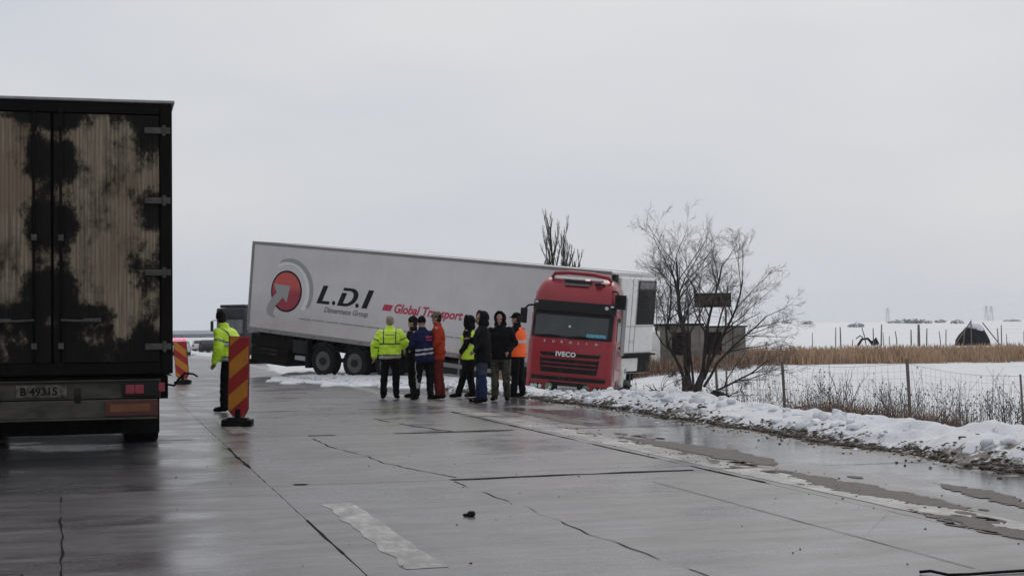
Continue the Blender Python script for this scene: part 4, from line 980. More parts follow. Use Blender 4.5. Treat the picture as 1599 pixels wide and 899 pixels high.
    def jf(c, n_):
        if not jacket_fn: return 0
        best = (9, 0, 0)
        for i, (a, b_, q) in enumerate(am):
            for u0, (p, e) in enumerate(((Vector(a), Vector(b_)), (Vector(b_), Vector(q)))):
                d = e - p; t_ = max(0, min(1.15, (c - p).dot(d) / d.dot(d))); dist = (c - p - d * t_).length
                if dist < best[0]: best = (dist, u0 + t_, i)
        arm = best[0] < .082 + B_ * .6 and (abs(c.x) > .155 + B_ or c.y > .14 + B_ * 1.2)
        return jacket_fn(c, arm, best[1], best[2], n_)
    finish(fuse(w, .0155, 2), 'jacket', r_, jmats or [jacket], jf, .019, seed + 3, bend)
    if vest:                                    # sleeveless high-visibility waistcoat over the coat
        w = MB(); V_ = B_ + .016
        bodyloft(w, [(vest[1], .185 + V_, .135 + V_, 0, -.01), (1.05, .178 + V_, .132 + V_, 0, 0), (1.2, .187 + V_, .137 + V_, 0, 0), (1.34, .19 + V_, .142 + V_ * .8, 0, 0), (1.43, .165 + V_ * .5, .122 + V_ * .5, 0, -.005), (1.5, .11, .09, hx * .3, 0)])
        def vf(c, n_): return 1 if (abs(c.z - 1.19) < .028 or abs(c.z - 1.06) < .0 or (.1 < abs(c.x) < .14 and c.z > 1.22 and c.y > .0)) else 0
        finish(fuse(w, .0155, 2), 'safety_vest', r_, [vest[0], 'reflective'], vf, .008, seed + 5, bend)
    def hb(q): return bend(HT @ Vector(q))
    def headpiece(name, w, mt, wr=0.0, fn=None, vox=.012):
        me = fuse(w, vox, 2)
        for v in me.vertices: v.co = HT @ v.co
        return finish(me, name, r_, [mt], None, wr, seed + 9, bend)
    if hair:
        w = MB(); w.ell((0, -.02, .045), (.085, .1, .095), 12); w.ell((0, -.045, -.01), (.078, .07, .08), 10); headpiece('hair', w, hair, .006)
    if hat:
        w = MB()
        if hat[1] == 'beanie': w.ell((0, -.008, .062), (.09, .112, .094), 12); w.tube([(0, -.005, .012), (0, -.005, .05)], [.094, .094], 18); w.ell((0, -.02, .14), (.04, .045, .03), 8)
        elif hat[1] == 'peaked': w.ell((0, -.006, .085), (.118, .128, .042), 12); w.tube([(0, -.002, .03), (0, -.002, .085)], [.09, .1], 18); w.ell((0, .1, .035), (.07, .055, .012), 8, rot=(-.25, 0, 0))
        else: w.ell((0, -.008, .055), (.088, .108, .092), 12); w.ell((0, .11, .045), (.06, .055, .012), 8, rot=(-.2, 0, 0)); w.tube([(0, -.005, .02), (0, -.005, .05)], [.09, .09], 18)
        headpiece('hat', w, hat[0])
    if hood:
        w = MB(); w.ell((0, -.05, .028), (.118, .122, .138), 12); w.ell((0, -.06, -.1), (.13, .11, .09), 10)
        rim = [(.092 * math.sin(R(a)), .045 - .012 * math.cos(R(a)), .03 + .125 * math.cos(R(a))) for a in range(0, 361, 20)]
        w.tube(rim[:-1] + [rim[0]], .025, 8)
        headpiece('hood', w, hood, .006)
        w = MB(); w.tube([(q[0] * .97, q[1] + .018, q[2] * .99) for q in rim], .014, 8); headpiece('hood_trim', w, 'fur' if hood == 'cloth_darkgrey' else hood, .008, vox=.009)
    return r_

def hv_fn(c, arm, u, i, n_):
    if arm:
        if abs(u - 1.22) < .07 or abs(u - .58) < .06: return 2 if abs(abs(u - (1.22 if u > .9 else .58)) - .045) < .022 else 1
        return 0
    for zc in (.93, 1.2):
        d = abs(c.z - zc)
        if d < .03: return 1
        if d < .048: return 2
    if c.z > 1.22 and .125 < abs(c.x) < .155: return 2
    return 0
def hv_fn2(c, arm, u, i, n_):
    if arm:
        for uu in (.62, 1.25):
            if abs(u - uu) < .05: return 2
        return 0
    if abs(c.z - .90) < .03: return 1
    if abs(c.z - .945) < .016: return 2
    if abs(c.z - 1.19) < .016: return 2
    if abs(c.z - 1.38) < .012 and c.y < 0 and abs(c.x) < .1: return 2
    if c.z > 1.19 and .12 < abs(c.x) < .145: return 2
    return 0
A = lambda *q: list(q)
person('police officer in yellow jacket and black cap standing alone behind the striped barrier', -5.12, 26.8, 62, 1.86, jmats=['hivis_yellow', 'reflective', 'tape_dark'], jacket_fn=hv_fn, hem=.88, bulk=.045,
       lean=.26, headoff=(0, .045), hat=('cloth_black', 'beanie'), hair='hair_dark', seed=11, group='people standing on the road by the trailer', headturn=-30,
       arms=A(((-.2, .03, 1.44), (-.27, .05, 1.14), (-.25, .16, .90)), ((.2, .03, 1.44), (.27, .05, 1.14), (.25, .18, .92))),
       legs=A(((-.10, 0, .93), (-.11, .05, .5), (-.13, .06, .09)), ((.10, 0, .93), (.11, -.02, .5), (.13, -.12, .09))))
person('officer in yellow reflective jacket seen from behind, leftmost of the left group', -2.60, 31.25, 2, 1.77, jmats=['hivis_yellow', 'reflective', 'tape_dark'], jacket_fn=hv_fn2, hem=.87, bulk=.055,
       hair='hair_blond', seed=12, lean=.05, headoff=(0, .02), group='group of people on the left by the trailer wheels',
       arms=A(((-.22, 0, 1.44), (-.33, 0, 1.18), (-.345, .03, .92)), ((.22, 0, 1.44), (.33, .0, 1.2), (.27, .26, 1.13))),
       legs=A(((-.10, 0, .93), (-.13, .01, .5), (-.15, -.03, .09)), ((.10, 0, .93), (.12, .01, .5), (.13, -.02, .09))))
person('man in plain black clothes half hidden between yellow officer and navy jacket', -2.13, 31.75, 75, 1.74, jmats=['cloth_black'], hem=.62, bulk=.03, hair='hair_dark', hat=('cloth_black', 'beanie'), seed=13, headturn=10, group='group of people on the left by the trailer wheels',
       arms=A(((-.19, 0, 1.45), (-.24, .04, 1.17), (-.2, .25, 1.1)), ((.19, 0, 1.45), (.24, .02, 1.17), (.22, .2, 1.05))))
def blue_fn(c, arm, u, i, n_):
    if arm: return 0
    if abs(c.z - 1.09 - c.x * .1) < .02 or abs(c.z - 1.0 - c.x * .1) < .02: return 1
    if c.y < 0 and -.02 < c.x < .14 and (abs(c.z - 1.36) < .018 or abs(c.z - 1.30) < .016): return 2
    return 0
def side_stripe(c, n_): return 1 if abs(c.y + .0) < .010 and c.x < -.1 and c.z < .84 else 0
person('man in navy jacket with silver bands and striped black trousers, head bowed', -1.83, 30.6, 28, 1.74, jmats=['cloth_navy', 'reflective', 'print_pink'], jacket_fn=blue_fn, hem=.80, bulk=.03, lean=.12, headoff=(0, .05),
       trousers=('cloth_black', 'reflective'), trouser_fn=side_stripe, hat=('cloth_black', 'beanie'), seed=14, group='group of people on the left by the trailer wheels',
       arms=A(((-.2, .02, 1.44), (-.26, .06, 1.18), (-.2, .26, 1.1)), ((.2, .02, 1.44), (.26, .03, 1.18), (.24, .2, 1.02))),
       legs=A(((-.10, 0, .93), (-.14, .05, .5), (-.16, .1, .09)), ((.10, 0, .93), (.11, -.02, .5), (.10, -.08, .09))))
def lower(c, n_): return 1 if c.z < .82 else 0
person('man in orange coverall with mottled cap at the right end of the left group', -1.55, 30.8, 82, 1.83, jmats=['coverall_orange'], hem=.93, bulk=.012, trousers=('coverall_orange', 'coverall_lower'), trouser_fn=lower, hair='hair_dark', hat=('camo_cap', 'cap'), seed=15, scale_w=.93,
       group='group of people on the left by the trailer wheels', lean=.03, arms=A(((-.18, 0, 1.45), (-.22, -.02, 1.18), (-.17, .16, 1.0)), ((.18, 0, 1.45), (.22, -.03, 1.17), (.2, .1, .95))),
       legs=A(((-.09, 0, .93), (-.09, .03, .5), (-.09, .0, .09)), ((.09, 0, .93), (.09, .0, .5), (.09, -.06, .09))))
person('man in black hood with yellow reflective vest standing behind the man in jeans', -.93, 31.5, 75, 1.74, jmats=['cloth_black'], hem=.80, bulk=.02, vest=('hivis_yellow', .84), hood='cloth_black', seed=16, group='group of people on the right by the red cab',
       arms=A(((-.19, .0, 1.45), (-.24, -.02, 1.2), (-.17, .12, 1.0)), ((.19, 0, 1.45), (.23, .0, 1.2), (.2, .16, 1.1))),
       legs=A(((-.10, 0, .93), (-.11, .09, .5), (-.11, .22, .09)), ((.10, 0, .93), (.11, .02, .5), (.11, -.04, .09))))
person('man in dark hooded jacket and blue jeans, nearest of the right group', -.60, 29.25, 100, 1.80, jmats=['cloth_darkgrey'], hem=.80, bulk=.035, hood='cloth_darkgrey', trousers=('denim', 'denim_blue'), trouser_fn=lambda c, n_: 1 if c.z < .5 + .3 * noise.noise(c * 5) else 0, seed=17, headturn=18,
       group='group of people on the right by the red cab',
       arms=A(((-.19, .0, 1.45), (-.25, .0, 1.17), (-.19, .16, 1.05)), ((.19, 0, 1.45), (.25, .04, 1.18), (.1, .24, 1.25))),
       legs=A(((-.10, 0, .93), (-.11, .02, .5), (-.12, .0, .09)), ((.10, 0, .93), (.11, .04, .5), (.12, .06, .09))))
person('man in black hoodie and camouflage trousers facing the camera', -.25, 30.0, 172, 1.79, jmats=['cloth_black'], hem=.84, bulk=.03, hood='cloth_black', trousers=('camo',), seed=18, group='group of people on the right by the red cab', scale_w=1.04,
       arms=A(((-.2, .0, 1.45), (-.28, .0, 1.18), (-.19, .16, 1.02)), ((.2, 0, 1.45), (.27, .0, 1.18), (.2, .14, .98))))
person('man in black cap and bright orange vest standing beside the red cab', .10, 31.3, 62, 1.80, jmats=['cloth_black'], hem=.84, bulk=.025, vest=('hivis_orange', .86), hair='hair_dark', hat=('cloth_black', 'cap'), seed=19, group='group of people on the right by the red cab', headturn=8,
       arms=A(((-.23, .02, 1.43), (-.35, .06, 1.2), (-.24, .33, 1.14)), ((.19, 0, 1.44), (.24, .05, 1.2), (.18, .2, 1.1))),
       legs=A(((-.10, 0, .93), (-.11, .0, .5), (-.12, .03, .09)), ((.10, 0, .93), (.11, .0, .5), (.12, -.05, .09))))

# ------------------------------------------------------------------ bare trees
def grow(stems, seed, levels=4, spread=.5, upb=.25, ratio=.68, twig_r=.0035, dens=3, curl=.22, seg=5, u0=.3, lim=None):
    rd = random.Random(seed); parts = {'limb': [], 'twigs': MB()}
    def branch(p, d, l, r, lev):
        n_s = seg + 2 if lev == 0 else (seg if lev < 3 else 3)
        pts = [Vector(p)]; dd = Vector(d).normalized(); rs = [r]
        r = r * (.82 if lim else 1); rs = [r]
        for i in range(n_s):
            if i: dd = (dd + Vector((rd.gauss(0, curl), rd.gauss(0, curl), rd.gauss(0, curl * .6) + upb * .25))).normalized()
            if lim and pts[-1].x < lim(pts[-1].z): dd = (dd + Vector((.4, 0, .1))).normalized()
            pts.append(pts[-1] + dd * l / n_s); rs.append(max(twig_r * .5, r * (1 - .6 * (i + 1) / n_s)))
        if lev == 0: w_ = MB(); parts['limb'].append(w_); n_ = 8
        else: w_ = parts['limb'][-1] if lev == 1 else parts['twigs']; n_ = 5 if lev == 1 else 3
        w_.tube(pts, rs, n_)
        if lev >= levels: return
        nb = dens + (2 if lev == 0 else 0)
        for j in range(nb):
            u = u0 + (1 - u0) * (j + rd.random()) / nb; k_ = min(n_s - 1, int(u * n_s)); q = pts[k_].lerp(pts[k_ + 1], u * n_s - k_); r2 = rs[k_] * .66
            ax = (pts[k_ + 1] - pts[k_]).normalized(); side = ax.cross(Vector((rd.gauss(0, 1), rd.gauss(0, 1), rd.gauss(0, 1)))).normalized()
            nd = (ax + side * (spread * rd.uniform(.6, 1.6)) + Vector((0, 0, upb))).normalized()
            branch(q, nd, l * ratio * rd.uniform(.55, 1.15) * (1.15 - .4 * u), max(twig_r, r2), lev + 1)
    for (p, d, l, r) in stems: branch(p, d, l, r, 0)
    return parts
def tree(name, label, loc, stems, seed, bark='bark', twig='twig', trunk=None, **kw):
    z0 = gz(*loc); r_ = thing(name, label, 'tree', (loc[0], loc[1], z0 - .08))
    P = grow(stems, seed, **kw)
    w = trunk() if trunk else None
    if w: w.build('trunk', bark, r_, smooth=True, fix=False)
    for l_ in P['limb']: l_.build('limb', bark, r_, smooth=True, fix=False)
    tw = P['twigs'].build('twigs', twig, r_, fix=False); tw['kind'] = 'stuff'
    return r_
def tr1():
    w = MB(); w.tube([(0, 0, -.1), (.0, 0, .25), (-.03, 0, .6), (-.06, 0, .95)], [.15, .13, .115, .09], 10)
    w.tube([(.03, .02, .0), (.12, 0, .4), (.2, 0, .75), (.29, -.02, 1.0)], [.11, .09, .08, .06], 9); w.tube([(.15, 0, .5), (.5, -.05, .42), (.8, -.1, .3)], [.05, .05, .03], 7)
    return w
tree('bare_tree', 'bare bushy many-stemmed tree at the foot of the bank right of the red cab', (3.58, 30.0),
     [((-.06, 0, .75), (-.32, .1, 1), 2.1, .046), ((-.04, 0, .9), (-.1, -.1, 1), 2.35, .052), ((-.02, 0, .9), (.08, .2, 1), 2.4, .048), ((.08, 0, .5), (.0, -.2, 1), 2.1, .036),
      ((.27, 0, .9), (.14, .1, 1), 2.3, .048), ((.3, 0, .85), (.38, 0, 1), 2.2, .045), ((.3, 0, .7), (.6, .1, .9), 2.0, .038), ((.3, 0, .5), (1.3, -.2, .62), 1.5, .034), ((-.06, 0, 1.3), (-.6, .2, 1.1), 1.6, .022),
      ((.27, 0, .8), (.28, -.4, 1), 2.1, .034), ((.2, 0, .4), (1.3, .2, .1), .9, .022), ((-.1, 0, .35), (-1.2, .2, .5), .8, .018), ((-.1, 0, .25), (-1, -.3, .25), .7, .016)],
     33, levels=4, spread=.75, upb=.05, ratio=.6, twig_r=.0028, dens=5, curl=.11, trunk=tr1, lim=lambda z_: -.35 if z_ < 1.9 else (-.75 if z_ < 2.4 else -1.05))
tree('upright_tree', 'leafless upright tree rising behind the middle of the trailer roof', (2.25, 70.0),
     [((-.15, 0, 2.2), (-.03, .05, 1), 4.3, .075), ((.05, 0, 2.2), (.08, 0, 1), 3.7, .06), ((.1, 0, 2), (.22, .1, 1), 3.2, .05), ((-.15, 0, 2.2), (-.17, 0, 1), 3.3, .05), ((-.15, 0, 2), (-.3, -.1, 1), 2.6, .04), ((.2, 0, 2), (.36, -.1, 1), 2.8, .045)],
     12, levels=3, spread=.42, upb=.45, ratio=.36, twig_r=.0055, dens=10, curl=.025, twig='twig_far', u0=.25,
     trunk=lambda: (lambda w: (w.tube([(0, 0, -.1), (0, 0, 1.2), (.03, 0, 2.4)], [.2, .16, .13], 10), w)[1])(MB()))

# ------------------------------------------------------------------ roadside: fence, weeds, brush, wreckage
def clump(w, x0, x1, y0, y1, n_, h0, h1, wd, rd, lean=.25, mi=(0,), zoff=0.0):
    for i in range(n_):
        x_, y_ = rd.uniform(x0, x1), rd.uniform(y0, y1); z_ = gz(x_, y_) - .03 + zoff; h = rd.uniform(h0, h1); a = rd.uniform(0, math.pi)
        dx, dy = math.cos(a) * wd, math.sin(a) * wd; lx, ly = rd.gauss(0, lean) * h, rd.gauss(0, lean) * h; o = len(w.v)
        w.v += [(x_ - dx, y_ - dy, z_), (x_ + dx, y_ + dy, z_), (x_ + lx * .5 + dx * .7, y_ + ly * .5 + dy * .7, z_ + h * .6), (x_ + lx * .5 - dx * .7, y_ + ly * .5 - dy * .7, z_ + h * .6), (x_ + lx * 1.2, y_ + ly * 1.2, z_ + h)]
        w.f += [(o, o + 1, o + 2, o + 3), (o + 3, o + 2, o + 4)]; q = rd.choice(mi); w.m += [q, q]
rd = random.Random(3)
w = MB()
for i in range(64):                               # the belt of reeds across the field
    xa = -2 + i * 1.25; ya = 53.5 + rd.uniform(-.5, .8) + .02 * xa
    clump(w, xa, xa + 1.5, ya, ya + 3, 520, .25, .62, .022, rd, .2, (0, 0, 0, 1))
    clump(w, xa, xa + 1.5, ya + 3, ya + 15, 420, .3, .66, .04, rd, .2, (0, 0, 1))
tag(w.build('reeds', ['reed', 'dead_grass'], fix=False), kind='stuff')
# weeds: thin branching stems with seed heads
def weed(w, x_, y_, h, rd, seedhead=True, r_=.004):
    z_ = gz(x_, y_) - .02; top = Vector((x_ + rd.gauss(0, .12) * h, y_ + rd.gauss(0, .12) * h, z_ + h)); p = Vector((x_, y_, z_)); mid = p.lerp(top, .5) + Vector((rd.gauss(0, .03), rd.gauss(0, .03), 0))
    w.tube([p, mid, top], [r_, r_ * .8, r_ * .45], 3)
    for j in range(rd.randint(2, 6)):
        u = rd.uniform(.3, .95); b_ = p.lerp(mid, u * 2) if u < .5 else mid.lerp(top, u * 2 - 1); l = h * rd.uniform(.12, .32); a = rd.uniform(0, 6.28)
        e = b_ + Vector((math.cos(a) * l * .6, math.sin(a) * l * .6, l * .75)); w.tube([b_, e], [r_ * .6, r_ * .35], 3)
        if seedhead and rd.random() < .5: w.ell(e, (r_ * 3.2, r_ * 3.2, r_ * 4.5), 3)
w = MB()
for i in range(1050):
    t_ = rd.uniform(9.0, 15.5) if i % 3 else rd.uniform(8.7, 11); s_ = rd.uniform(11, 30); p = ROAD @ Vector((t_, s_, 0)); 
    weed(w, p.x, p.y, rd.uniform(.35, .95) * (1 if s_ < 26 else .7), rd)
for i in range(160):
    t_ = rd.uniform(8.6, 12); s_ = rd.uniform(29, 44); p = ROAD @ Vector((t_, s_, 0)); weed(w, p.x, p.y, rd.uniform(.2, .55), rd)
tag(w.build('roadside_weeds', 'stem', fix=False), kind='stuff')
w = MB()
for (cx, cy, rx, n_, h) in [(5.3, 25.3, .45, 650, .6), (5.7, 25.6, .4, 400, .5), (6.4, 25.2, .6, 520, .55), (7.0, 24.8, .6, 520, .52), (6.9, 24.0, .9, 500, .42), (5.9, 26.5, .5, 500, .5), (3.2, 31.2, .9, 500, .3), (4.7, 31.5, .8, 350, .25), (8.4, 23.6, .8, 500, .3), (2.9, 53, 2.6, 900, .6), (6, 53, 2.6, 900, .55)]:
    for q in range(n_):
        a, r_ = rd.uniform(0, 6.28), rx * math.sqrt(rd.random()); clump(w, cx + r_ * math.cos(a), cx + r_ * math.cos(a) + .01, cy + r_ * math.sin(a) * .7, cy + r_ * math.sin(a) * .7 + .01, 1, h * .5, h * 1.3, .009 if cy < 40 else .02, rd, .4, (0, 0, 1))
tag(w.build('dead_brush', ['dead_brush', 'dead_grass'], fix=False), kind='stuff')
# a few taller shrubs one can tell apart
for lab, x_, y_, h, sd in [('dark twiggy shrub behind the first fence post right of the tree', 6.0, 27.3, .95, 1), ('sparse grey shrub between the two fence posts', 6.85, 26.6, .8, 2), ('leaning bare shrub right of the second fence post', 7.55, 23.0, .75, 4), ('thin bare sapling near the right edge behind the snow bank', 8.6, 24.5, .8, 6)]:
    tree('shrub', lab, (x_, y_), [((0, 0, .05), (math.cos(a), math.sin(a) * .6, 1.6), h, .011) for a in (0, 1.3, 2.6, 4.0, 5.2)], sd, levels=2, spread=.5, upb=.3, ratio=.5, twig_r=.0035, dens=3, curl=.2, twig='stem')
# wire fence
fp = [(4.5, 32.6), (5.5, 30.0), (6.97, 26.0), (8.0, 23.2), (9.3, 19.8)]
f = thing('wire_fence', 'sagging wire mesh fence on thin grey posts beyond the snow bank', 'fence', (5.5, 30, gz(5.5, 30)))
fo = Vector(f.location); tops = []
for i, (x_, y_) in enumerate(fp):
    z0 = gz(x_, y_) - .1; zt = (.68, .73, .86, .66, .60)[i]; thin = i >= 3
    w = MB(); w.tube([Vector((x_ + .03, y_, z0)) - fo, Vector((x_ + .01, y_, (z0 + zt) / 2)) - fo, Vector((x_ - .02, y_, zt)) - fo], .017 if thin else .03, 7)
    w.build('post', 'wood_grey', f); tops.append(Vector((x_ - .02, y_, zt - .03 - (.05 if i == 2 else 0))))
w = MB()
for a, b_ in zip(tops, tops[1:]):
    for k_ in range(9):
        pts = []
        for q in range(9):
            u = q / 8; p = a.lerp(b_, u); gr0 = gz(p.x, p.y) + .03; sag = .07 * math.sin(math.pi * u); zt = p.z - sag; pts.append(Vector((p.x, p.y, gr0 + (zt - gr0) * (1 - k_ / 9))) - fo)
        w.tube(pts, .0032 if k_ == 0 else .0017, 3)
    for q in range(22):
        u = q / 22; p = a.lerp(b_, u); sag = .07 * math.sin(math.pi * u); w.tube([Vector((p.x, p.y, gz(p.x, p.y) + .03)) - fo, Vector((p.x, p.y, p.z - sag)) - fo], .0015, 3)
w.build('wire_mesh', 'wire', f, fix=False)
# wreckage and fallen wood by the tree
def slabby(name, label, cat, loc, pts, th, matn, rot=(0, 0, 0)):
    r_ = MB(); r_.prism(pts, 0, th); o = r_.build(name, matn, bevel=.02); o.location = loc; o.rotation_euler = rot; return tag(o, label, cat)
slabby('torn_bumper', 'torn dark piece of plastic bodywork lying on the snow right of the tree', 'debris', (3.62, 27.2, .12), [(0, 0), (.14, .03), (.5, -.22), (.78, -.3), (.7, -.12), (.46, .02), (.3, .12), (.06, .2)], .5, 'black_plastic', (R(-18), 0, R(-8)))
o = MB(); o.ell((0, 0, 0), (.1, .1, .05), 6); o = o.build('black_lump', 'stone_black', smooth=True); o.location = (4.42, 26.9, .02); tag(o, 'small black lump on the snow at the end of the torn bodywork', 'debris')
w = MB(); w.tube([(0, 0, 0), (.35, .02, .04), (.75, .0, .02), (1.15, .05, .0)], [.05, .06, .04, .015], 7); w.tube([(.5, 0, .03), (.7, .1, .14), (.95, .1, .17)], [.025, .02, .008], 5); o = w.build('fallen_branch', 'bark', smooth=True); o.location = (4.75, 28.4, gz(4.9, 28.4) + .2); tag(o, 'dark fallen branch lying on the snow between tree and fence', 'branch')
w = MB()
for i in range(34):
    a = rd.uniform(-3.4, .6); w.tube([(0, 0, 0), (math.cos(a) * .3, rd.uniform(-.2, .2), .12 + .2 * rd.random()), (math.cos(a) * .65, rd.uniform(-.3, .3), .1 + .4 * rd.random())], [.02, .014, .005], 5)
o = w.build('broken_branches', 'bark'); o.location = (3.1, 30.1, gz(3.0, 30.1) + .1); tag(o, 'tangle of broken branches in the snow left of the tree trunk', 'branches')

# dark board beyond the tree
bx = thing('dark_signboard', 'dark rusty board on thin posts seen through the crown of the tree', 'board', (5.45, 40, gz(5.45, 40)))
bz = bx.location.z
w = MB(); w.box(-.5, .5, -.02, .03, 1.99 - bz, 2.38 - bz); w.add([(-.53, -.03, 2.36 - bz), (-.45, -.03, 2.36 - bz), (-.52, -.03, 2.62 - bz)], [(0, 1, 2)]); w.build('board', 'board_dark', bx, bevel=.01)
w = MB(); w.box(-.28, .12, -.045, -.021, 2.05 - bz, 2.3 - bz); w.box(.2, .45, -.04, -.021, 2.1 - bz, 2.36 - bz); w.build('rust_plate', 'board_rust', bx)
for xx in (-.36, .34): w = MB(); w.tube([(xx, 0, -.1), (xx, 0, 2.36 - bz)], .025, 6); w.build('post', 'wood_grey', bx)
# concrete shelter beyond the tree
h = thing('concrete_shelter', 'small grey concrete shelter with flat roof and dark openings beyond the tree', 'hut', (5.42, 54, -.12))
w = MB(); T_ = 1.62
for a, b_ in ((0, .42), (1.12, 1.6), (2.25, 3.12)): w.box(a, b_, 0, .14, 0, T_)
for a, b_ in ((.42, 1.12), (1.6, 2.25)): w.box(a, b_, .005, .135, 0, .55); w.box(a, b_, .005, .135, 1.4, T_)
w.box(2.98, 3.12, .14, 2.2, 0, T_); w.box(0, .14, .14, 2.2, 0, T_); w.box(.14, 2.98, 2.06, 2.2, 0, T_); w.build('wall', 'hut_wall', h)
w = MB(); w.box(-.1, 1.6, -.12, 2.3, T_ + .004, T_ + .1); w.box(1.6, 3.2, -.04, 2.3, T_ - .05, T_ + .0); w.build('roof', 'hut_dark', h)
for a, b_ in ((.42, 1.12), (1.6, 2.25)): w = MB(); w.box(a, b_, .1, .12, .55, 1.4); w.build('opening', 'hut_dark', h)
w = MB(); w.box(-.32, -.02, -.1, .4, -.1, 1.45); o = w.build('white_panel', 'unit_white', h, bevel=.02)
# poles in the far snow field
ORD = ['first', 'second', 'third', 'fourth', 'fifth', 'sixth', 'seventh', 'eighth', 'ninth', 'tenth', 'eleventh', 'twelfth', 'thirteenth', 'fourteenth', 'fifteenth', 'sixteenth', 'seventeenth', 'eighteenth', 'nineteenth']
PL = sorted([1268, 1304, 1312, 1352, 1363, 1375, 1379, 1388, 1400, 1422, 1434, 1446, 1468, 1476, 1558, 1563, 1571, 1598, 1330])
for lab, px_, lean, hgt, rr in [('thin upright', 1268, 0, .95, .03), ('', 1304, .03, 1.3, .035), ('', 1312, -.02, 1.32, .05), ('leaning', 1352, -.3, 1.25, .04), ('', 1363, 0, 1.2, .04), ('', 1375, .06, 1.45, .05), ('', 1379, -.04, .9, .03), ('short', 1388, 0, .65, .03), ('', 1400, -.12, .95, .04), ('', 1422, 0, 1.1, .05),
                                 ('thick', 1434, 0, 1.45, .1), ('', 1446, .04, 1.2, .045), ('', 1468, -.1, 1.0, .035), ('', 1476, .03, 1.1, .035), ('', 1558, -.05, 1.15, .04), ('', 1563, 0, 1.35, .04), ('short', 1571, 0, .7, .03), ('', 1598, 0, .9, .03), ('short', 1330, .05, .5, .03)]:
    Y = 100 + rd.uniform(-5, 5); X = (px_ - 800) / 2300 * Y; z_ = gz(X, Y)
    w = MB(); w.tube([(0, 0, -.1), (lean * .4, 0, hgt * .5), (lean, 0, hgt)], [rr, rr * .95, rr * .75], 6)
    o = w.build('wooden_pole', 'wood_grey'); o.location = (X, Y, z_)
    tag(o, {'': 'weathered pole in the far snow field, %s pole from the left' % ORD[PL.index(px_)], 'short': 'short stump of a pole in the far snow field, %s pole from the left' % ORD[PL.index(px_)], 'thin upright': 'lone thin pole in the snow field just right of the tree', 'leaning': 'pole leaning left beside the dark broken frame in the snow field', 'thick': 'thickest wooden pole in the middle of the row in the snow field'}[lab], 'pole', 'wooden poles in the far field')
# tarp-covered heap with snow cap and the small wreck
hp = thing('tarp_heap', 'dark tent-shaped heap under tarpaulin with a snow cap in the far field', 'heap', (31.2, 100, gz(31.2, 100)))
w = MB(); hr = []
for z_, x0, x1, yy in ((0, -1.2, 1.25, .8), (.35, -1.12, 1.2, .75), (.7, -.95, 1.0, .6), (1.0, -.62, .85, .5), (1.2, -.5, .7, .35), (1.38, -.2, .6, .2)):
    hr.append([((x0 + x1) / 2 + (x1 - x0) / 2 * math.cos(a) * (1 + .12 * noise.noise(Vector((math.cos(a) * 2, z_ * 4, 3)))), yy * math.sin(a), z_ + .08 * noise.noise(Vector((a * 2, z_ * 3, 7)))) for a in [q * math.pi / 8 for q in range(16)]])
w.loft(hr); w.build('tarpaulin', 'tarp_dark', hp)
w = MB(); w.ell((.1, -.1, 1.3), (.48, .4, .24), 8); w.ell((.42, -.3, 1.12), (.3, .2, .2), 6); w.build('snow_cap', 'snow_lump', hp, smooth=True)
for a, b_ in (((-1.5, -.9, 0), (-.2, -.3, 1.6)), ((1.6, -.9, 0), (.6, -.3, 1.55)), ((-.35, -.9, 0), (-.2, -.4, 1.7)), ((-.9, -.95, .1), (-.7, -.6, 1.1))):
    w = MB(); w.tube([a, b_], .04, 5); w.build('pole', 'wood_grey', hp)
w = MB(); w.tube([(-.9, 0, 0), (-.6, 0, .45), (-.2, 0, .5), (.1, 0, .15)], .09, 6); w.tube([(.1, 0, .15), (.35, 0, .5), (.5, 0, .1)], .1, 6); w.tube([(-1.0, 0, .5), (-.7, .1, .7), (-.5, .1, .55)], .04, 5); w.ell((.2, 0, .2), (.25, .2, .2), 5)
o = w.build('broken_wreck', 'tarp_dark'); o.location = (24.3, 100, gz(24.3, 100)); tag(o, 'low dark broken frame with two humps in the far field', 'wreck')
# horizon: bushes, woods, pylons
for bi, (px_, Y, wd, hh) in enumerate(((1228, 700, 5, 3), (1262, 620, 4, 3.2), (1337, 420, 5, 2.6), (1410, 650, 14, 3), (1425, 600, 7, 4), (1440, 600, 8, 3), (1468, 640, 5, 3), (1494, 560, 5, 3), (1580, 700, 8, 2))):
    X = (px_ - 800) / 2300 * Y; z_ = gz(X, Y); w = MB(); hh *= .65
    for q in range(110):
        a = rd.uniform(0, 6.28); r_ = math.sqrt(rd.random()); w.ell((math.cos(a) * r_ * wd * .5, math.sin(a) * r_ * wd * .5, rd.random() * hh * (1 - .6 * r_)), (wd * .05, wd * .05, hh * .09), 3)
    o = w.build('distant_bush', 'far_woods', fix=False); o.location = (X, Y, z_); tag(o, 'dark bush on the snowy horizon, %s bush from the left' % ORD[bi], 'bush', 'distant bushes on the horizon')
w = MB()
for i in range(5200):
    X = rd.uniform(-330, 60); Y = 640 + rd.uniform(0, 60); hh = rd.uniform(1.6, 2.6); w.ell((X, Y, -1.0 + hh * .3), (rd.uniform(1, 3), 1.5, hh * .8), 3)
tag(w.build('distant_woods', 'far_woods', fix=False), kind='stuff')
w = MB(); nn = 60
w.v = [(-900 + 3400 * i / nn, 2300, (-3 if j == 0 else (5 + 3.0 * noise.noise(Vector((i * .3, 2, 1))) + 8 * sm(25, 45, i)))) for j in (0, 1) for i in range(nn + 1)] + [(-900 + 3400 * i / nn, 2700, -3) for i in range(nn + 1)]
w.f = [(j * (nn + 1) + i, j * (nn + 1) + i + 1, (j + 1) * (nn + 1) + i + 1, (j + 1) * (nn + 1) + i) for j in (0, 1) for i in range(nn)]; w.m = [0] * len(w.f)
tag(w.build('distant_hills', 'hills', smooth=True, fix=False), kind='structure')
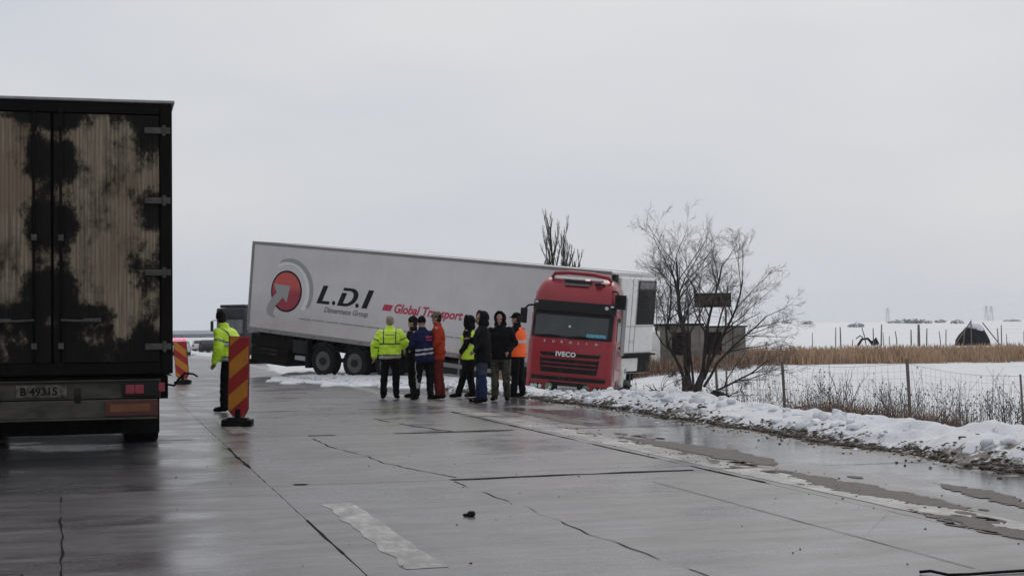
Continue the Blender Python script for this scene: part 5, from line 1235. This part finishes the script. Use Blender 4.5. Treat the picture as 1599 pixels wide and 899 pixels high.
def pylon(px_, Y, H_):
    X = (px_ - 800) / 2300 * Y; z_ = gz(X, Y); w = MB(); wd = H_ * .13
    for sx in (-1, 1):
        for sy in (-1, 1): w.tube([(sx * wd, sy * wd, 0), (sx * wd * .35, sy * wd * .35, H_ * .75), (sx * wd * .2, sy * wd * .2, H_)], .12, 4)
    for q in range(8):
        u = q / 8; k_ = wd * (1 - .85 * u); k2 = wd * (1 - .85 * (u + .125)); w.tube([(-k_, -k_, u * H_), (k2, -k2, (u + .125) * H_)], .07, 3); w.tube([(k_, -k_, u * H_), (-k2, -k2, (u + .125) * H_)], .07, 3)
    for u, a in ((.7, .3), (.85, .24), (.97, .16)): w.tube([(-a * H_, 0, u * H_), (a * H_, 0, u * H_)], .12, 4)
    o = w.build('pylon', 'steel', fix=False); o.location = (X, Y, z_); return o
tag(pylon(1386, 1500, 15), 'faint electricity pylon on the horizon, left of the pair', 'pylon', 'faint pylons on the horizon')
tag(pylon(1540, 1350, 14), 'faint electricity pylon on the horizon above the dark heap', 'pylon', 'faint pylons on the horizon')
tag(pylon(1548, 1450, 15), 'faint electricity pylon at the right end of the horizon', 'pylon', 'faint pylons on the horizon')

# ------------------------------------------------------------------ far traffic behind the lorry
def car(name, label, t_, s_, paint, police=False, flip=False, dark=False, cat='car', k_=1.0):
    p = rp(t_, s_); r_ = thing(name, label, cat, p, (0, 0, TH + (math.pi if flip else 0) - .05 - (.1 if s_ > 60 else 0)))
    prof = [(-2.1, .35), (-2.15, .75), (-2.0, .98), (-1.7, 1.02), (-1.35, 1.42), (-.4, 1.5), (.45, 1.42), (1.05, 1.0), (1.95, .85), (2.15, .6), (2.12, .3)]
    ring = lambda x_, sh: [(x_, y_, z_ if z_ < 1.03 else 1.0 + (z_ - 1.0) * 1) for y_, z_ in prof]
    w = MB(); w.loft([[(-.9 + (.13 if z_ > 1.2 else 0), y_, z_) for y_, z_ in prof], [(.9 - (.13 if z_ > 1.2 else 0), y_, z_) for y_, z_ in prof]]); w.build('body', paint, r_, bevel=.05)
    w = MB(); w.add([(-.68, -1.76, 1.06), (.68, -1.76, 1.06), (.62, -1.45, 1.38), (-.62, -1.45, 1.38)], [(0, 1, 2, 3)]); w.build('rear_window', 'glass_dark', r_).location.y = -.035
    w = MB(); w.box(-.86, -.83, -1.2, .7, 1.05, 1.36); w.box(.83, .86, -1.2, .7, 1.05, 1.36); w.build('side_windows', 'glass_dark', r_)
    for sx in (-1, 1):
        w = MB(); w.box(min(sx * .62, sx * .86), max(sx * .62, sx * .86), -2.17, -2.1, .72, .9); w.build('tail_light', 'red_lens', r_)
        for yy in (-1.3, 1.3): w = MB(); w.cyl((sx * .8, yy, .32), (1, 0, 0), .32, .2, 16); w.build('wheel', 'black_rubber', r_)
    w = MB(); w.box(-.85, .85, -2.19, -2.14, .28, .42); w.build('bumper', 'black_plastic', r_)
    if police:
        w = MB(); w.box(-.6, .6, -.3, .05, 1.51, 1.56); lb = w.build('light_bar', 'black_plastic', r_)
        for a in (-.45, 0, .45): w = MB(); w.box(a - .17, a + .17, -.29, .04, 1.56, 1.68); w.build('beacon', 'blue_red_lamp', lb)
    return r_
car('police_car', 'silver police car with lit red roof beacons far along the road', -.5, 149, 'car_silver', True, cat='police car')
car('parked_car', 'white car far along the road right of the police car', -.4, 176, 'car_white')
car('distant_car', 'dark car half hidden behind the lorry beyond the barrier', 1.3, 165, 'car_dark')
# dark truck behind the raised end of the trailer
q = rp(4.2, 112); t = thing('distant_truck', 'dark truck with maroon body facing the camera behind the raised trailer', 'truck', (-20.7, 108, q.z), (0, 0, R(-22)))
w = MB(); w.box(-1.2, 1.2, 0, 2.1, .7, 3.7); w.build('cab', 'car_dark', t, bevel=.12)
mat('screen_pale', (.12, .135, .14), .15, var=.6, scale=1.5)
w = MB(); w.box(-1.1, 1.1, -.03, .02, 1.85, 2.85); w.build('windscreen', 'screen_pale', t)
w = MB(); w.box(-1.15, 1.15, -.12, .2, 2.92, 3.05); w.build('sun_visor', 'black_plastic', t)
w = MB(); w.box(-1.23, -1.2, .4, 1.5, 1.9, 2.8); w.box(1.2, 1.23, .4, 1.5, 1.9, 2.8); w.build('side_window', 'screen_pale', t)
w = MB(); w.box(-.9, .9, -.05, .01, 1.15, 1.7); w.build('grille', 'dark_steel', t)
w = MB(); w.box(-1.1, 1.1, .3, 1.9, 3.72, 3.95); w.build('roof_deflector', 'car_dark', t, bevel=.1)
w = MB(); w.box(-1.2, 1.2, 2.3, 8.5, 1.1, 3.9); w.build('load_body', 'maroon', t, bevel=.05)
w = MB(); w.box(-1.22, 1.22, -.1, .3, .35, .95); w.build('bumper', 'dark_steel', t, bevel=.04)
for sx in (-1, 1):
    w = MB(); w.box(min(sx * 1.42, sx * 1.62), max(sx * 1.42, sx * 1.62), -.1, .0, 2.0, 2.75); w.tube([(sx * 1.15, .1, 2.8), (sx * 1.52, -.05, 2.8)], .03, 5); w.build('mirror', 'black_plastic', t)
    for yy in (1.1, 5.8): w = MB(); w.cyl((sx * 1.0, yy, .5), (1, 0, 0), .5, .35, 18); w.build('wheel', 'black_rubber', t)
w = MB(); w.tube([(.55, 2.2, 1), (.55, 2.2, 4.2), (.6, 2.25, 4.3)], .08, 8); w.build('exhaust_stack', 'dark_steel', t)
w = MB(); w.box(-1.1, -.5, -.12, -.0, .75, 1.0); w.box(.5, 1.1, -.12, 0, .75, 1.0); w.build('headlight', 'lens_white', t)

# things lying on the concrete
w = MB(); w.ell((0, 0, .02), (.034, .03, .028), 5); w.ell((-.04, .01, .012), (.03, .02, .014), 5)
o = w.build('black_stone', 'stone_black'); o.location = (-.335, 11.5, 0); tag(o, 'small black stone on the open concrete in front of the group', 'stone')
w = MB(); w.tube([(2.36, 8.64, .012), (2.42, 8.62, .02), (2.5, 8.54, .01), (2.62, 8.54, .012), (2.8, 8.60, .012), (3.02, 8.66, .012), (3.5, 8.74, .012), (4.2, 8.8, .012)], .009, 8); o = w.build('black_cable', 'black_rubber', smooth=True); tag(o, 'black cable lying on the concrete in the bottom right corner', 'cable')

# ------------------------------------------------------------------ thin winter haze
w = MB(); w.box(-3200, 3600, -60, 3700, -45, 60)
hz = w.build('haze', 'snow'); tag(hz, kind='stuff')
hm = bpy.data.materials.new('haze_air'); hm.use_nodes = True; hn = hm.node_tree; hn.nodes.clear()
ho = hn.nodes.new('ShaderNodeOutputMaterial'); hv = hn.nodes.new('ShaderNodeVolumePrincipled'); hv.inputs['Color'].default_value = (.96, .98, 1, 1); hv.inputs['Density'].default_value = .00022; hv.inputs['Anisotropy'].default_value = .2
hn.links.new(hv.outputs[0], ho.inputs['Volume']); hz.data.materials.clear(); hz.data.materials.append(hm)
